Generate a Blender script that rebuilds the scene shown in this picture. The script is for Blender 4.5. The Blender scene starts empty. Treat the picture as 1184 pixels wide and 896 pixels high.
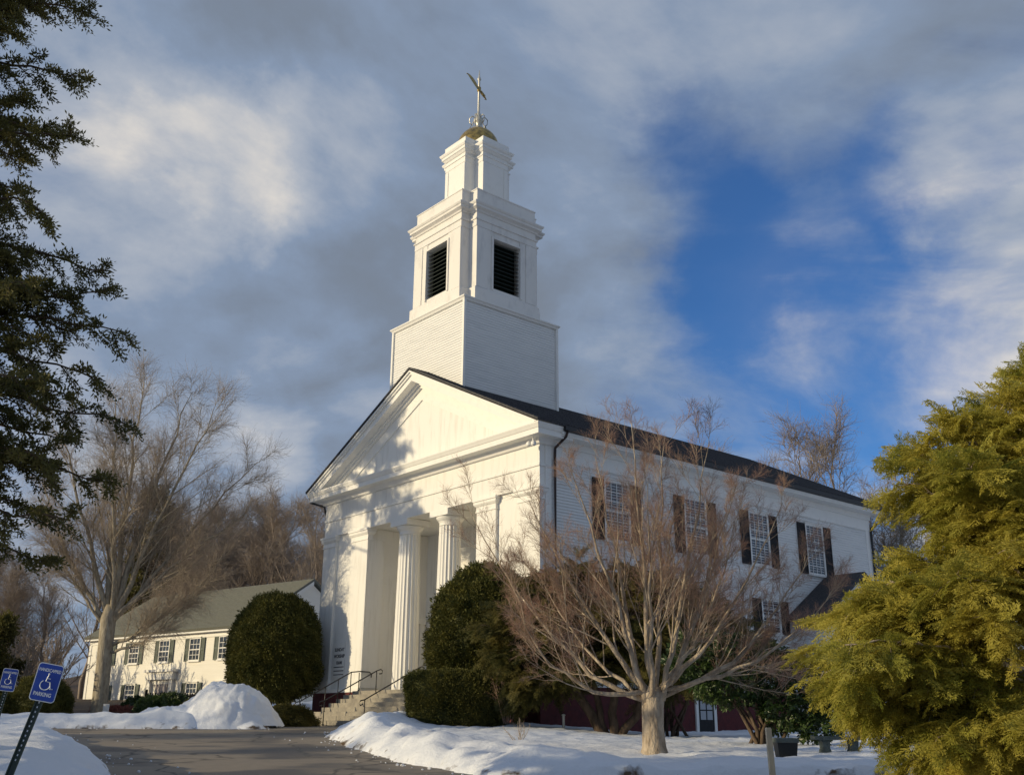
import bpy, math, random
import numpy as np
from mathutils import Vector, Matrix

sc = bpy.context.scene
R = math.radians
# ------------------------------------------------------------------ camera
EYE = 1.6
cam_d = bpy.data.cameras.new('camera'); cam = bpy.data.objects.new('camera', cam_d)
sc.collection.objects.link(cam); sc.camera = cam
cam_d.sensor_width = 36; cam_d.lens = 1166.6/1184*36; cam_d.clip_end = 3000; cam_d.clip_start = .1
cam.matrix_world = Matrix.Translation((0, 0, EYE)) @ Matrix.Rotation(R(90+18.496), 4, 'X') @ Matrix.Rotation(R(.332), 4, 'Z')
# ------------------------------------------------------------------ light
SUN = Vector((-.95, -.31, 0)).normalized(); ELEV = R(13)
S = Vector((SUN.x*math.cos(ELEV), SUN.y*math.cos(ELEV), math.sin(ELEV)))
sl = bpy.data.lights.new('sun', 'SUN'); sl.energy = 3.75; sl.angle = R(.5); sl.color = (1, .82, .52)
so = bpy.data.objects.new('sun', sl); sc.collection.objects.link(so)
so.rotation_euler = S.to_track_quat('Z', 'Y').to_euler(); so.location = S*200
w = bpy.data.worlds.new('World'); sc.world = w; w.use_nodes = True
nt = w.node_tree; nt.nodes.clear()
def N(tree, t, **k):
    n = tree.nodes.new(t)
    for a, b in k.items(): setattr(n, a, b)
    return n
def math_n(tree, op, a, b=None, c=None, clamp=False):
    n = N(tree, 'ShaderNodeMath', operation=op, use_clamp=clamp)
    for i, v in enumerate((a, b, c)):
        if v is None: continue
        if isinstance(v, (int, float)): n.inputs[i].default_value = v
        else: tree.links.new(v, n.inputs[i])
    return n.outputs[0]
def build_sky():
    L = nt.links.new
    out = N(nt, 'ShaderNodeOutputWorld'); mix = N(nt, 'ShaderNodeMixShader')
    bg1 = N(nt, 'ShaderNodeBackground'); bg2 = N(nt, 'ShaderNodeBackground')
    sky = N(nt, 'ShaderNodeTexSky', sky_type='NISHITA', sun_disc=False)
    sky.sun_elevation = ELEV; sky.sun_rotation = math.atan2(S.x, S.y)
    sky.air_density = 1.0; sky.dust_density = .2; sky.ozone_density = 8.0
    bg1.inputs[1].default_value = .14; L(sky.outputs[0], bg1.inputs[0])
    tc = N(nt, 'ShaderNodeTexCoord')
    # cloud layer coordinates: direction projected on a plane overhead, so clouds flatten towards the horizon
    sep = N(nt, 'ShaderNodeSeparateXYZ'); L(tc.outputs['Generated'], sep.inputs[0])
    zz = math_n(nt, 'ADD', math_n(nt, 'MAXIMUM', sep.outputs[2], 0.0), .30)
    px_ = math_n(nt, 'DIVIDE', sep.outputs[0], zz); py_ = math_n(nt, 'DIVIDE', sep.outputs[1], zz)
    cmb = N(nt, 'ShaderNodeCombineXYZ'); L(px_, cmb.inputs[0]); L(py_, cmb.inputs[1])
    def fbm(scale, detail, rough, off=(0, 0, 0), dist=0., st=(1, 1, 1), src=None):
        mp = N(nt, 'ShaderNodeMapping'); mp.inputs['Location'].default_value = off; mp.inputs['Scale'].default_value = st; mp.inputs['Rotation'].default_value = (0, 0, R(25))
        L(src or cmb.outputs[0], mp.inputs[0])
        n = N(nt, 'ShaderNodeTexNoise'); n.inputs['Scale'].default_value = scale; n.inputs['Detail'].default_value = detail
        n.inputs['Roughness'].default_value = rough; n.inputs['Distortion'].default_value = dist
        L(mp.outputs[0], n.inputs[0]); return n
    wn = fbm(9, 7, .6, src=tc.outputs['Generated'])
    sub = N(nt, 'ShaderNodeVectorMath', operation='SUBTRACT'); L(wn.outputs['Color'], sub.inputs[0]); sub.inputs[1].default_value = (.5, .5, .5)
    scl = N(nt, 'ShaderNodeVectorMath', operation='SCALE'); L(sub.outputs[0], scl.inputs[0]); scl.inputs['Scale'].default_value = .14
    add = N(nt, 'ShaderNodeVectorMath', operation='ADD'); L(tc.outputs['Generated'], add.inputs[0]); L(scl.outputs[0], add.inputs[1])
    nrm_ = N(nt, 'ShaderNodeVectorMath', operation='NORMALIZE'); L(add.outputs[0], nrm_.inputs[0])
    def blob(d, rad, wt):
        dp = N(nt, 'ShaderNodeVectorMath', operation='DOT_PRODUCT'); L(nrm_.outputs[0], dp.inputs[0]); dp.inputs[1].default_value = Vector(d).normalized()
        mr = N(nt, 'ShaderNodeMapRange', interpolation_type='SMOOTHSTEP'); L(dp.outputs['Value'], mr.inputs[0])
        mr.inputs[1].default_value = math.cos(R(rad)); mr.inputs[2].default_value = 1.0
        mr.inputs[3].default_value = 0; mr.inputs[4].default_value = wt
        return mr.outputs[0]
    def total(base, items):
        v = base
        for it in items: v = math_n(nt, 'ADD', v, blob(*it))
        return v
    def cen(n, k, base): return math_n(nt, 'MULTIPLY_ADD', math_n(nt, 'SUBTRACT', n.outputs[0], .5), k, base)
    o = (3.1, 1.7, 0)
    n1 = fbm(1.5, 10, .56, o, .35); n1b = fbm(1.5, 10, .56, (o[0]-SUN.x*-.10, o[1]-SUN.y*-.10-.05, 0), .35)
    n2 = fbm(2.6, 10, .58, (.4, 7.7, 0), .5, (1, 1.7, 1))
    cov = cen(n1, 2.3, .92); cov = cen(n2, 1.5, cov)
    cov = total(cov, SKY_COVER)
    covc = N(nt, 'ShaderNodeMapRange', interpolation_type='SMOOTHSTEP'); L(cov, covc.inputs[0]); covc.inputs[1].default_value = -.15; covc.inputs[2].default_value = 1.10
    covc.inputs[3].default_value = .06; covc.inputs[4].default_value = .98
    dn = math_n(nt, 'SUBTRACT', n1.outputs[0], n1b.outputs[0])
    br = math_n(nt, 'MULTIPLY_ADD', dn, 2.2, .42); br = cen(n2, .35, br); br = cen(n1, -.5, br)
    br = total(br, SKY_BRIGHT)
    ramp = N(nt, 'ShaderNodeValToRGB'); e = ramp.color_ramp.elements
    e[0].position = .0; e[0].color = (.19, .22, .265, 1); e[1].position = 1; e[1].color = (.74, .70, .65, 1)
    for p, c in ((.25, (.205, .25, .325, 1)), (.48, (.245, .315, .435, 1)), (.74, (.42, .46, .53, 1))):
        x = e.new(p); x.color = c
    L(br, ramp.inputs[0]); L(ramp.outputs[0], bg2.inputs[0]); bg2.inputs[1].default_value = 1.0
    L(covc.outputs[0], mix.inputs[0]); L(bg1.outputs[0], mix.inputs[1]); L(bg2.outputs[0], mix.inputs[2]); L(mix.outputs[0], out.inputs[0])
SKY_COVER = [((.234, .843, .484), 10, -.62), ((.40, .765, .505), 9, -.42), ((.16, .86, .45), 9, -.22), ((.33, .86, .40), 14, -.18), ((.406, .878, .253), 14, -.25), ((.20, .90, .38), 5, -.2), ((.37, .80, .47), 5, -.3), ((.25, .925, .28), 15, -.40),
             ((-.2, .85, .45), 22, .35), ((.0, .80, .58), 18, .25), ((-.05, .93, .36), 10, .10), ((-.397, .803, .444), 7, -.12), ((.433, .779, .44), 7, .38), ((.43, .83, .35), 8, .36), ((.277, .879, .389), 5, .22), ((.313, .758, .571), 10, .40), ((.10, .90, .42), 8, .20)]
SKY_BRIGHT = [((-.255, .828, .500), 6, .20), ((-.195, .838, .503), 6, .18), ((-.33, .81, .48), 8, .14), ((-.235, .862, .440), 8, -.16), ((-.30, .88, .37), 9, -.10), ((-.12, .88, .45), 9, -.12), ((-.242, .937, .253), 4.5, .17), ((-.28, .94, .22), 6, .10),
              ((.43, .78, .45), 8, .20), ((.43, .83, .35), 9, .17), ((.277, .879, .389), 5, .16), ((.154, .9, .407), 7, .08), ((-.397, .803, .45), 9, .14), ((-.413, .888, .203), 9, .18), ((-.2, .77, .60), 14, .10), ((.30, .93, .25), 14, .22), ((.36, .88, .32), 10, .10)]
build_sky()
sc.view_settings.view_transform = 'Standard'; sc.view_settings.look = 'None'; sc.view_settings.gamma = 1; sc.view_settings.exposure = 0.0

# ------------------------------------------------------------------ helpers
rng = np.random.default_rng(7); random.seed(7)
def coll(): return sc.collection
def tag(o, label=None, cat=None, group=None, kind=None):
    if label: o['label'] = label
    if cat: o['category'] = cat
    if group: o['group'] = group
    if kind: o['kind'] = kind
    return o
def empty(name, loc=(0, 0, 0), rz=0):
    o = bpy.data.objects.new(name, None); coll().objects.link(o); o.location = loc; o.rotation_euler = (0, 0, rz); o.empty_display_size = .3
    return o
def copy_tree(o, parent=None):
    c = o.copy(); coll().objects.link(c); c.parent = parent
    for ch in list(o.children): copy_tree(ch, c)
    return c
class MB:
    def __init__(s): s.v = []; s.f = []; s.n = 0; s.at = []
    def add(s, v, f, a=None):
        v = np.asarray(v, dtype=np.float64).reshape(-1, 3)
        if isinstance(f, np.ndarray): s.f.append(f.astype(np.int64)+s.n)
        else:
            for q in f: s.f.append(np.array([q], dtype=np.int64)+s.n)
        s.v.append(v); s.n += len(v)
        if a is not None: s.at.append(np.full(len(v), a, dtype=np.float32) if np.isscalar(a) else np.asarray(a, dtype=np.float32))
        return s
    def box(s, x0, x1, y0, y1, z0, z1):
        v = [(x0, y0, z0), (x1, y0, z0), (x1, y1, z0), (x0, y1, z0), (x0, y0, z1), (x1, y0, z1), (x1, y1, z1), (x0, y1, z1)]
        return s.add(v, np.array([(0, 3, 2, 1), (4, 5, 6, 7), (0, 1, 5, 4), (1, 2, 6, 5), (2, 3, 7, 6), (3, 0, 4, 7)]))
    def prism(s, poly, a0, a1, axis='y'):
        n = len(poly); P = []
        for a in (a0, a1):
            for p, q in poly: P.append({'y': (p, a, q), 'x': (a, p, q), 'z': (p, q, a)}[axis])
        s.add(P, [list(range(n))[::-1], list(range(n, 2*n))] + [[i, (i+1) % n, (i+1) % n+n, i+n] for i in range(n)])
        return s
    def tube(s, pts, radii, n=6, cap=True, a=None):
        P = np.asarray(pts, float); k = len(P); r = np.asarray(radii, float)*np.ones(k)
        T = np.empty_like(P); T[1:-1] = P[2:]-P[:-2]; T[0] = P[1]-P[0]; T[-1] = P[-1]-P[-2]
        T /= (np.sqrt((T*T).sum(1))[:, None]+1e-9)
        if abs(T[0, 2]) < .9: A = np.stack([T[:, 1], -T[:, 0], T[:, 0]*0], 1)
        else: A = np.stack([T[:, 0]*0, T[:, 2], -T[:, 1]], 1)
        A /= (np.sqrt((A*A).sum(1))[:, None]+1e-9)
        B = np.stack([T[:, 1]*A[:, 2]-T[:, 2]*A[:, 1], T[:, 2]*A[:, 0]-T[:, 0]*A[:, 2], T[:, 0]*A[:, 1]-T[:, 1]*A[:, 0]], 1)
        th = np.arange(n)*2*np.pi/n
        V = P[:, None, :]+r[:, None, None]*(np.cos(th)[None, :, None]*A[:, None, :]+np.sin(th)[None, :, None]*B[:, None, :])
        i = np.arange(k-1)[:, None]*n; j = np.arange(n)[None, :]; j2 = (j+1) % n
        F = np.stack([i+j, i+j2, i+n+j2, i+n+j], -1).reshape(-1, 4)
        base = s.n
        s.add(V.reshape(-1, 3), F, a)
        if cap and n >= 3:
            s.f.append(np.array([list(range(n))[::-1]])+base); s.f.append(np.array([[(k-1)*n+q for q in range(n)]])+base)
        return s
    def lathe(s, prof, n=24, c=(0, 0)):
        V = []
        for r, z in prof:
            for i in range(n):
                t = 2*math.pi*i/n; V.append((c[0]+r*math.cos(t), c[1]+r*math.sin(t), z))
        F = [[i*n+j, i*n+(j+1) % n, (i+1)*n+(j+1) % n, (i+1)*n+j] for i in range(len(prof)-1) for j in range(n)]
        F = np.array(F); s.add(V, F)
        s.f.append(np.array([[j for j in range(n)][::-1]])+s.n-len(V)); s.f.append(np.array([[(len(prof)-1)*n+j for j in range(n)]])+s.n-len(V))
        return s
    def sweep(s, plan, prof):
        P = np.array(plan, float); n = len(P)
        e = np.roll(P, -1, 0)-P; e /= np.linalg.norm(e, axis=1, keepdims=True)
        nn = np.stack([e[:, 1], -e[:, 0]], 1); m = nn+np.roll(nn, 1, 0); m /= (np.sum(m*nn, 1, keepdims=True))
        V = []
        for o, z in prof:
            q = P+m*o; V += [(a, b, z) for a, b in q]
        F = np.array([[i*n+j, i*n+(j+1) % n, (i+1)*n+(j+1) % n, (i+1)*n+j] for i in range(len(prof)-1) for j in range(n)])
        b = s.n; s.add(V, F); s.f.append(np.array([list(range(n))[::-1]])+b); s.f.append(np.array([[(len(prof)-1)*n+j for j in range(n)]])+b)
        return s
    def build(s, name, mat, parent=None, smooth=False, loc=None):
        V = np.concatenate(s.v); me = bpy.data.meshes.new(name)
        starts = []; tot = []; idx = []; c = 0
        for f in s.f:
            m, k = f.shape; idx.append(f.ravel()); starts.append(c+np.arange(m)*k); tot.append(np.full(m, k)); c += m*k
        idx = np.concatenate(idx); starts = np.concatenate(starts)
        me.vertices.add(len(V)); me.vertices.foreach_set('co', V.ravel().astype(np.float32))
        me.loops.add(len(idx)); me.loops.foreach_set('vertex_index', idx.astype(np.int32))
        me.polygons.add(len(starts)); me.polygons.foreach_set('loop_start', starts.astype(np.int32))
        me.update(calc_edges=True); me.validate()
        me.polygons.foreach_set('use_smooth', np.full(len(me.polygons), bool(smooth)))
        if s.at:
            a = me.attributes.new('tint', 'FLOAT', 'POINT'); A = np.concatenate(s.at)
            if len(A) == len(me.vertices): a.data.foreach_set('value', A)
        if mat: me.materials.append(mat)
        o = bpy.data.objects.new(name, me); coll().objects.link(o); o.parent = parent
        if loc: o.location = loc
        return o
def vnoise(x, y, seed=0):
    xi = np.floor(x).astype(np.int64); yi = np.floor(y).astype(np.int64); fx = x-xi; fy = y-yi
    def h(a, b):
        n = (a*374761393+b*668265263+seed*982451653) & 0x7fffffff
        n = ((n ^ (n >> 13))*1274126177) & 0x7fffffff
        return (n ^ (n >> 16)) % 65536/65535.
    u = fx*fx*(3-2*fx); v = fy*fy*(3-2*fy)
    return (h(xi, yi)*(1-u)+h(xi+1, yi)*u)*(1-v)+(h(xi, yi+1)*(1-u)+h(xi+1, yi+1)*u)*v-.5
def fbm2(x, y, o=4, seed=0):
    r = 0; a = 1.
    for i in range(o): r = r+a*vnoise(x*2**i+i*17.3, y*2**i-i*9.1, seed+i); a *= .5
    return r
def sst(x): x = np.clip(x, 0, 1); return x*x*(3-2*x)

# ------------------------------------------------------------------ materials
def mat(name, col, rough=.7, noise=None, col2=None, scale=4, bump=0, bscale=20, attr=None, spec=.3, metal=0, detail=6, stretch=None, trans=0, lo=.35, hi=.65):
    m = bpy.data.materials.new(name); m.use_nodes = True; t = m.node_tree; b = t.nodes['Principled BSDF']; L = t.links.new
    b.inputs['Roughness'].default_value = rough; b.inputs['Specular IOR Level'].default_value = spec; b.inputs['Metallic'].default_value = metal
    b.inputs['Base Color'].default_value = (*col, 1)
    tc = N(t, 'ShaderNodeTexCoord'); mp = N(t, 'ShaderNodeMapping'); L(tc.outputs['Object'], mp.inputs[0])
    if stretch: mp.inputs['Scale'].default_value = stretch
    if col2:
        n = N(t, 'ShaderNodeTexNoise'); n.inputs['Scale'].default_value = scale; n.inputs['Detail'].default_value = detail; n.inputs['Roughness'].default_value = .6
        L(mp.outputs[0], n.inputs[0])
        mr = N(t, 'ShaderNodeMapRange'); L(n.outputs[0], mr.inputs[0]); mr.inputs[1].default_value = lo; mr.inputs[2].default_value = hi
        mx = N(t, 'ShaderNodeMix', data_type='RGBA'); mx.inputs[6].default_value = (*col, 1); mx.inputs[7].default_value = (*col2, 1)
        fac = mr.outputs[0]
        if attr:
            at = N(t, 'ShaderNodeAttribute', attribute_name='tint'); fac = math_n(t, 'MULTIPLY_ADD', at.outputs['Fac'], attr, math_n(t, 'MULTIPLY', fac, 1-attr), clamp=True)
        L(fac, mx.inputs[0]); L(mx.outputs[2], b.inputs['Base Color'])
    if bump:
        n = N(t, 'ShaderNodeTexNoise'); n.inputs['Scale'].default_value = bscale; n.inputs['Detail'].default_value = 8; L(mp.outputs[0], n.inputs[0])
        bp = N(t, 'ShaderNodeBump'); bp.inputs['Strength'].default_value = bump; bp.inputs['Distance'].default_value = .05; L(n.outputs[0], bp.inputs['Height']); L(bp.outputs[0], b.inputs['Normal'])
    if trans:
        tr = N(t, 'ShaderNodeBsdfTranslucent'); ms = N(t, 'ShaderNodeMixShader'); ms.inputs[0].default_value = trans
        if col2: L(mx.outputs[2], tr.inputs[0])
        else: tr.inputs[0].default_value = (*col, 1)
        L(b.outputs[0], ms.inputs[1]); L(tr.outputs[0], ms.inputs[2]); L(ms.outputs[0], t.nodes['Material Output'].inputs[0])
    return m
M = {}
M['white'] = mat('white_paint', (.80, .79, .75), .6, col2=(.60, .58, .53), scale=2.2, bump=.12, bscale=6, stretch=(2, 2, .25), lo=.5, hi=.85)
M['trim'] = mat('trim_paint', (.82, .81, .77), .5, col2=(.73, .72, .68), scale=3, bump=.04, lo=.5, hi=.9)
M['tower'] = mat('weathered_paint', (.76, .74, .70), .6, col2=(.56, .55, .53), scale=2.2, bump=.08, bscale=14, stretch=(1, 1, .4), lo=.52, hi=.8)
M['clap'] = mat('clapboard_paint', (.78, .78, .76), .55, col2=(.66, .67, .66), scale=2.0, bump=.05, bscale=6, stretch=(.3, .3, 3), lo=.45, hi=.8)
M['cream'] = mat('house_paint', (.83, .81, .74), .6, col2=(.78, .76, .69), scale=2, bump=.04, stretch=(.3, .3, 2))
M['roof'] = mat('slate_roof', (.018, .019, .024), .6, col2=(.075, .072, .075), scale=14, bump=.4, bscale=16)
M['grayroof'] = mat('shingle_roof', (.19, .195, .165), .85, col2=(.12, .125, .11), scale=5, bump=.5, bscale=14, stretch=(1, 1, 5), lo=.3, hi=.75)
M['red'] = mat('red_masonry', (.12, .024, .024), .75, col2=(.075, .018, .020), scale=5, bump=.3, bscale=12)
M['gold'] = mat('gilding', (.56, .40, .13), .42, col2=(.22, .17, .08), scale=6, metal=.85, spec=.5)
M['metal'] = mat('pale_metal', (.62, .60, .52), .4, metal=.4, col2=(.5, .48, .42))
M['iron'] = mat('black_iron', (.02, .02, .022), .45, spec=.5)
M['shutter'] = mat('dark_shutter', (.012, .012, .014), .6, col2=(.020, .018, .019))
M['green_shutter'] = mat('grey_green_shutter', (.12, .145, .125), .6, col2=(.09, .11, .095))
M['louvre'] = mat('dark_green_louvre', (.012, .022, .017), .5, col2=(.03, .045, .036), scale=6)
M['black'] = mat('dark_recess', (.008, .009, .01), .9)
M['copper'] = mat('brown_downpipe', (.06, .032, .026), .5, col2=(.03, .022, .022))
M['stone'] = mat('step_stone', (.36, .33, .27), .8, col2=(.24, .22, .19), scale=3, bump=.3, bscale=18)
M['door'] = mat('pale_mauve_door', (.42, .37, .36), .5, col2=(.38, .34, .33))
M['wdoor'] = mat('white_door', (.72, .71, .67), .5, col2=(.66, .65, .6))
M['bark_gray'] = mat('grey_bark', (.42, .37, .28), .85, col2=(.23, .195, .145), scale=9, bump=.7, bscale=14, stretch=(1, 1, .3))
M['bark_tan'] = mat('tan_bark', (.50, .42, .32), .8, col2=(.24, .185, .13), scale=7, bump=.9, bscale=18, stretch=(1, 1, .4))
M['bark_dark'] = mat('dark_bark', (.07, .05, .035), .9, col2=(.14, .10, .07), scale=8, bump=.6, bscale=16, stretch=(1, 1, .3))
M['bark_pale'] = mat('pale_bark', (.34, .29, .22), .8, col2=(.20, .165, .12), scale=5)
M['bark_wood'] = mat('brown_twig_bark', (.36, .30, .25), .9, col2=(.25, .205, .17), scale=.4)
M['twig_red'] = mat('reddish_twigs', (.37, .215, .16), .7, col2=(.34, .245, .18), scale=2)
M['twig_gray'] = mat('tan_twigs', (.42, .35, .27), .8, col2=(.30, .24, .19), scale=2)
M['hem'] = mat('gold_green_needles', (.21, .235, .03), .6, col2=(.58, .50, .10), scale=1.1, attr=.65, trans=.5, lo=.3, hi=.7)
M['yew'] = mat('deep_green_needles', (.046, .055, .014), .6, col2=(.20, .165, .045), scale=1.6, attr=.6, trans=.3)
M['pine'] = mat('dark_needles', (.050, .058, .018), .6, col2=(.21, .18, .05), scale=1, attr=.6, trans=.35)
M['topi'] = mat('clipped_yew_leaf', (.036, .048, .012), .65, col2=(.150, .140, .030), scale=2, attr=.6, trans=.15)
M['rhodo'] = mat('broad_leaf', (.020, .045, .012), .4, col2=(.06, .10, .022), scale=3, attr=.7, trans=.2, spec=.5)
M['pink'] = mat('reddish_shrub_leaf', (.30, .10, .08), .7, col2=(.20, .09, .06), scale=4, attr=.5)
M['dead'] = mat('brown_needles', (.22, .13, .05), .8, col2=(.30, .17, .07), scale=3, attr=.5)
M['blue'] = mat('sign_blue', (.010, .055, .36), .35, spec=.5, col2=(.009, .045, .30), scale=10)
M['sign_white'] = mat('sign_white', (.70, .74, .76), .4)
M['post_green'] = mat('green_steel_post', (.014, .035, .028), .45, spec=.5)
M['concrete'] = mat('grey_green_stone', (.10, .125, .12), .8, col2=(.07, .085, .08), scale=8, bump=.3)
M['plastic'] = mat('black_plastic', (.02, .022, .022), .5)
M['stake'] = mat('pale_wood_stake', (.62, .58, .47), .7, col2=(.5, .46, .37), scale=12, stretch=(1, 1, .2))
M['fence'] = mat('dark_fence_wood', (.028, .022, .018), .8, col2=(.05, .04, .03))
M['letter'] = mat('black_letters', (.03, .03, .035), .6)
M['curtain'] = mat('pale_curtain', (.42, .44, .46), .9)
def glass_mat():
    m = mat('window_glass', (.05, .06, .075), .08, spec=.8); return m
M['glass'] = glass_mat()
def snow_mat():
    m = bpy.data.materials.new('snow'); m.use_nodes = True; t = m.node_tree; b = t.nodes['Principled BSDF']; L = t.links.new
    b.inputs['Roughness'].default_value = .75; b.inputs['Specular IOR Level'].default_value = .25
    tc = N(t, 'ShaderNodeTexCoord')
    n = N(t, 'ShaderNodeTexNoise'); n.inputs['Scale'].default_value = .9; n.inputs['Detail'].default_value = 9; n.inputs['Roughness'].default_value = .65; L(tc.outputs['Object'], n.inputs[0])
    at = N(t, 'ShaderNodeAttribute', attribute_name='tint')
    mr = N(t, 'ShaderNodeMapRange'); L(n.outputs[0], mr.inputs[0]); mr.inputs[1].default_value = .62; mr.inputs[2].default_value = .8
    d = N(t, 'ShaderNodeMix', data_type='RGBA'); d.inputs[6].default_value = (.78, .81, .86, 1); d.inputs[7].default_value = (.62, .60, .56, 1); L(mr.outputs[0], d.inputs[0])
    n3 = N(t, 'ShaderNodeTexNoise'); n3.inputs['Scale'].default_value = 3; n3.inputs['Detail'].default_value = 9; L(tc.outputs['Object'], n3.inputs[0])
    lit = N(t, 'ShaderNodeMix', data_type='RGBA'); lit.inputs[6].default_value = (.06, .042, .028, 1); lit.inputs[7].default_value = (.13, .09, .055, 1); L(n3.outputs[0], lit.inputs[0])
    f = math_n(t, 'MULTIPLY_ADD', math_n(t, 'SUBTRACT', n3.outputs[0], .5), 1.2, at.outputs['Fac'], clamp=True)
    st = N(t, 'ShaderNodeMapRange'); L(f, st.inputs[0]); st.inputs[1].default_value = .42; st.inputs[2].default_value = .58
    mx = N(t, 'ShaderNodeMix', data_type='RGBA'); L(st.outputs[0], mx.inputs[0]); L(d.outputs[2], mx.inputs[6]); L(lit.outputs[2], mx.inputs[7])
    L(mx.outputs[2], b.inputs['Base Color'])
    n2 = N(t, 'ShaderNodeTexNoise'); n2.inputs['Scale'].default_value = 7; n2.inputs['Detail'].default_value = 10; n2.inputs['Roughness'].default_value = .7; L(tc.outputs['Object'], n2.inputs[0])
    bp = N(t, 'ShaderNodeBump'); bp.inputs['Strength'].default_value = .55; bp.inputs['Distance'].default_value = .06; L(n2.outputs[0], bp.inputs['Height']); L(bp.outputs[0], b.inputs['Normal'])
    return m
M['snow'] = snow_mat()
def asphalt_mat():
    m = bpy.data.materials.new('asphalt'); m.use_nodes = True; t = m.node_tree; b = t.nodes['Principled BSDF']; L = t.links.new
    tc = N(t, 'ShaderNodeTexCoord')
    def nz(s, d, st=(1, 1, 1)):
        mp = N(t, 'ShaderNodeMapping'); mp.inputs['Scale'].default_value = st; L(tc.outputs['Object'], mp.inputs[0])
        n = N(t, 'ShaderNodeTexNoise'); n.inputs['Scale'].default_value = s; n.inputs['Detail'].default_value = d; L(mp.outputs[0], n.inputs[0]); return n.outputs[0]
    wet = N(t, 'ShaderNodeMapRange'); L(nz(.35, 6, (1, 1.6, 1)), wet.inputs[0]); wet.inputs[1].default_value = .50; wet.inputs[2].default_value = .60
    c = N(t, 'ShaderNodeMix', data_type='RGBA'); c.inputs[6].default_value = (.31, .26, .20, 1); c.inputs[7].default_value = (.22, .185, .145, 1); L(nz(6, 8), c.inputs[0])
    c2 = N(t, 'ShaderNodeMix', data_type='RGBA'); L(wet.outputs[0], c2.inputs[0]); L(c.outputs[2], c2.inputs[6]); c2.inputs[7].default_value = (.085, .072, .060, 1)
    vo = N(t, 'ShaderNodeTexVoronoi', feature='DISTANCE_TO_EDGE'); vo.inputs['Scale'].default_value = .32
    wv = N(t, 'ShaderNodeTexNoise'); wv.inputs['Scale'].default_value = 1.2; L(tc.outputs['Object'], wv.inputs[0])
    ad = N(t, 'ShaderNodeVectorMath', operation='ADD'); L(tc.outputs['Object'], ad.inputs[0]); L(wv.outputs['Color'], ad.inputs[1]); L(ad.outputs[0], vo.inputs[0])
    cr = N(t, 'ShaderNodeMapRange'); L(vo.outputs[0], cr.inputs[0]); cr.inputs[1].default_value = .0; cr.inputs[2].default_value = .022; cr.inputs[3].default_value = .75; cr.inputs[4].default_value = 0
    c3 = N(t, 'ShaderNodeMix', data_type='RGBA'); L(cr.outputs[0], c3.inputs[0]); L(c2.outputs[2], c3.inputs[6]); c3.inputs[7].default_value = (.018, .017, .016, 1)
    L(c3.outputs[2], b.inputs['Base Color'])
    rr = N(t, 'ShaderNodeMapRange'); L(wet.outputs[0], rr.inputs[0]); rr.inputs[3].default_value = .85; rr.inputs[4].default_value = .5; L(rr.outputs[0], b.inputs['Roughness'])
    bp = N(t, 'ShaderNodeBump'); bp.inputs['Strength'].default_value = .5; bp.inputs['Distance'].default_value = .01; L(nz(60, 6), bp.inputs['Height']); L(bp.outputs[0], b.inputs['Normal'])
    return m
M['asphalt'] = asphalt_mat()

# ------------------------------------------------------------------ terrain
def ground(X, Y):
    gl = np.interp(Y, [-40, 0, 17, 24, 30, 36, 44, 58, 75, 400], [0, 0, .765, 1.08, 1.33, 1.47, 1.58, 2.5, 3, 3])
    gr = np.interp(Y, [-40, 0, 17, 23, 40, 60, 400], [0, 0, .765, 1.0, 1.22, 1.5, 3])
    t = sst((X-.2)/5.)
    hill = 7*sst((Y-76)/60)*sst((X+62)/34)+3*sst((Y-80)/80)
    return gl*(1-t)+gr*t+hill+.25*fbm2(X/14, Y/14, 3, 5)*sst((Y-50)/20)
def sdf(poly, X, Y):
    d = np.full(X.shape, 1e9); ins = np.zeros(X.shape, bool); n = len(poly)
    for i in range(n):
        (x0, y0), (x1, y1) = poly[i], poly[(i+1) % n]
        ex, ey = x1-x0, y1-y0; t = np.clip(((X-x0)*ex+(Y-y0)*ey)/(ex*ex+ey*ey), 0, 1)
        d = np.minimum(d, np.hypot(X-x0-t*ex, Y-y0-t*ey))
        c = ((y0 > Y) != (y1 > Y)) & (X < (x1-x0)*(Y-y0)/(y1-y0+1e-12)+x0); ins ^= c
    return np.where(ins, d, -d)
POLY_L = [(-2.6, -30), (-3.0, 0), (-3.5, 5), (-4.5, 11.3), (-6.3, 17.3), (-8.8, 22.4), (-11.3, 27), (-13.2, 30.2), (-17, 31.6), (-60, 32), (-200, 32), (-200, -30)]
POLY_R = [(-3.4, 37.5), (-4.3, 34), (-5.2, 31.2), (-5.0, 29), (-3.9, 25), (-2.2, 20.4), (-.4, 17.5), (1.5, 17.15), (6.2, 17.5), (12, 18), (60, 19), (400, 19), (400, 80), (-4.2, 80)]
POLY_F = [(-8.9, 60), (-8.9, 43.2), (-8.2, 38), (-8.0, 34.6), (-14, 34.0), (-22, 33.9), (-60, 34), (-400, 34), (-400, 1500), (400, 1500), (400, 60)]
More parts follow.
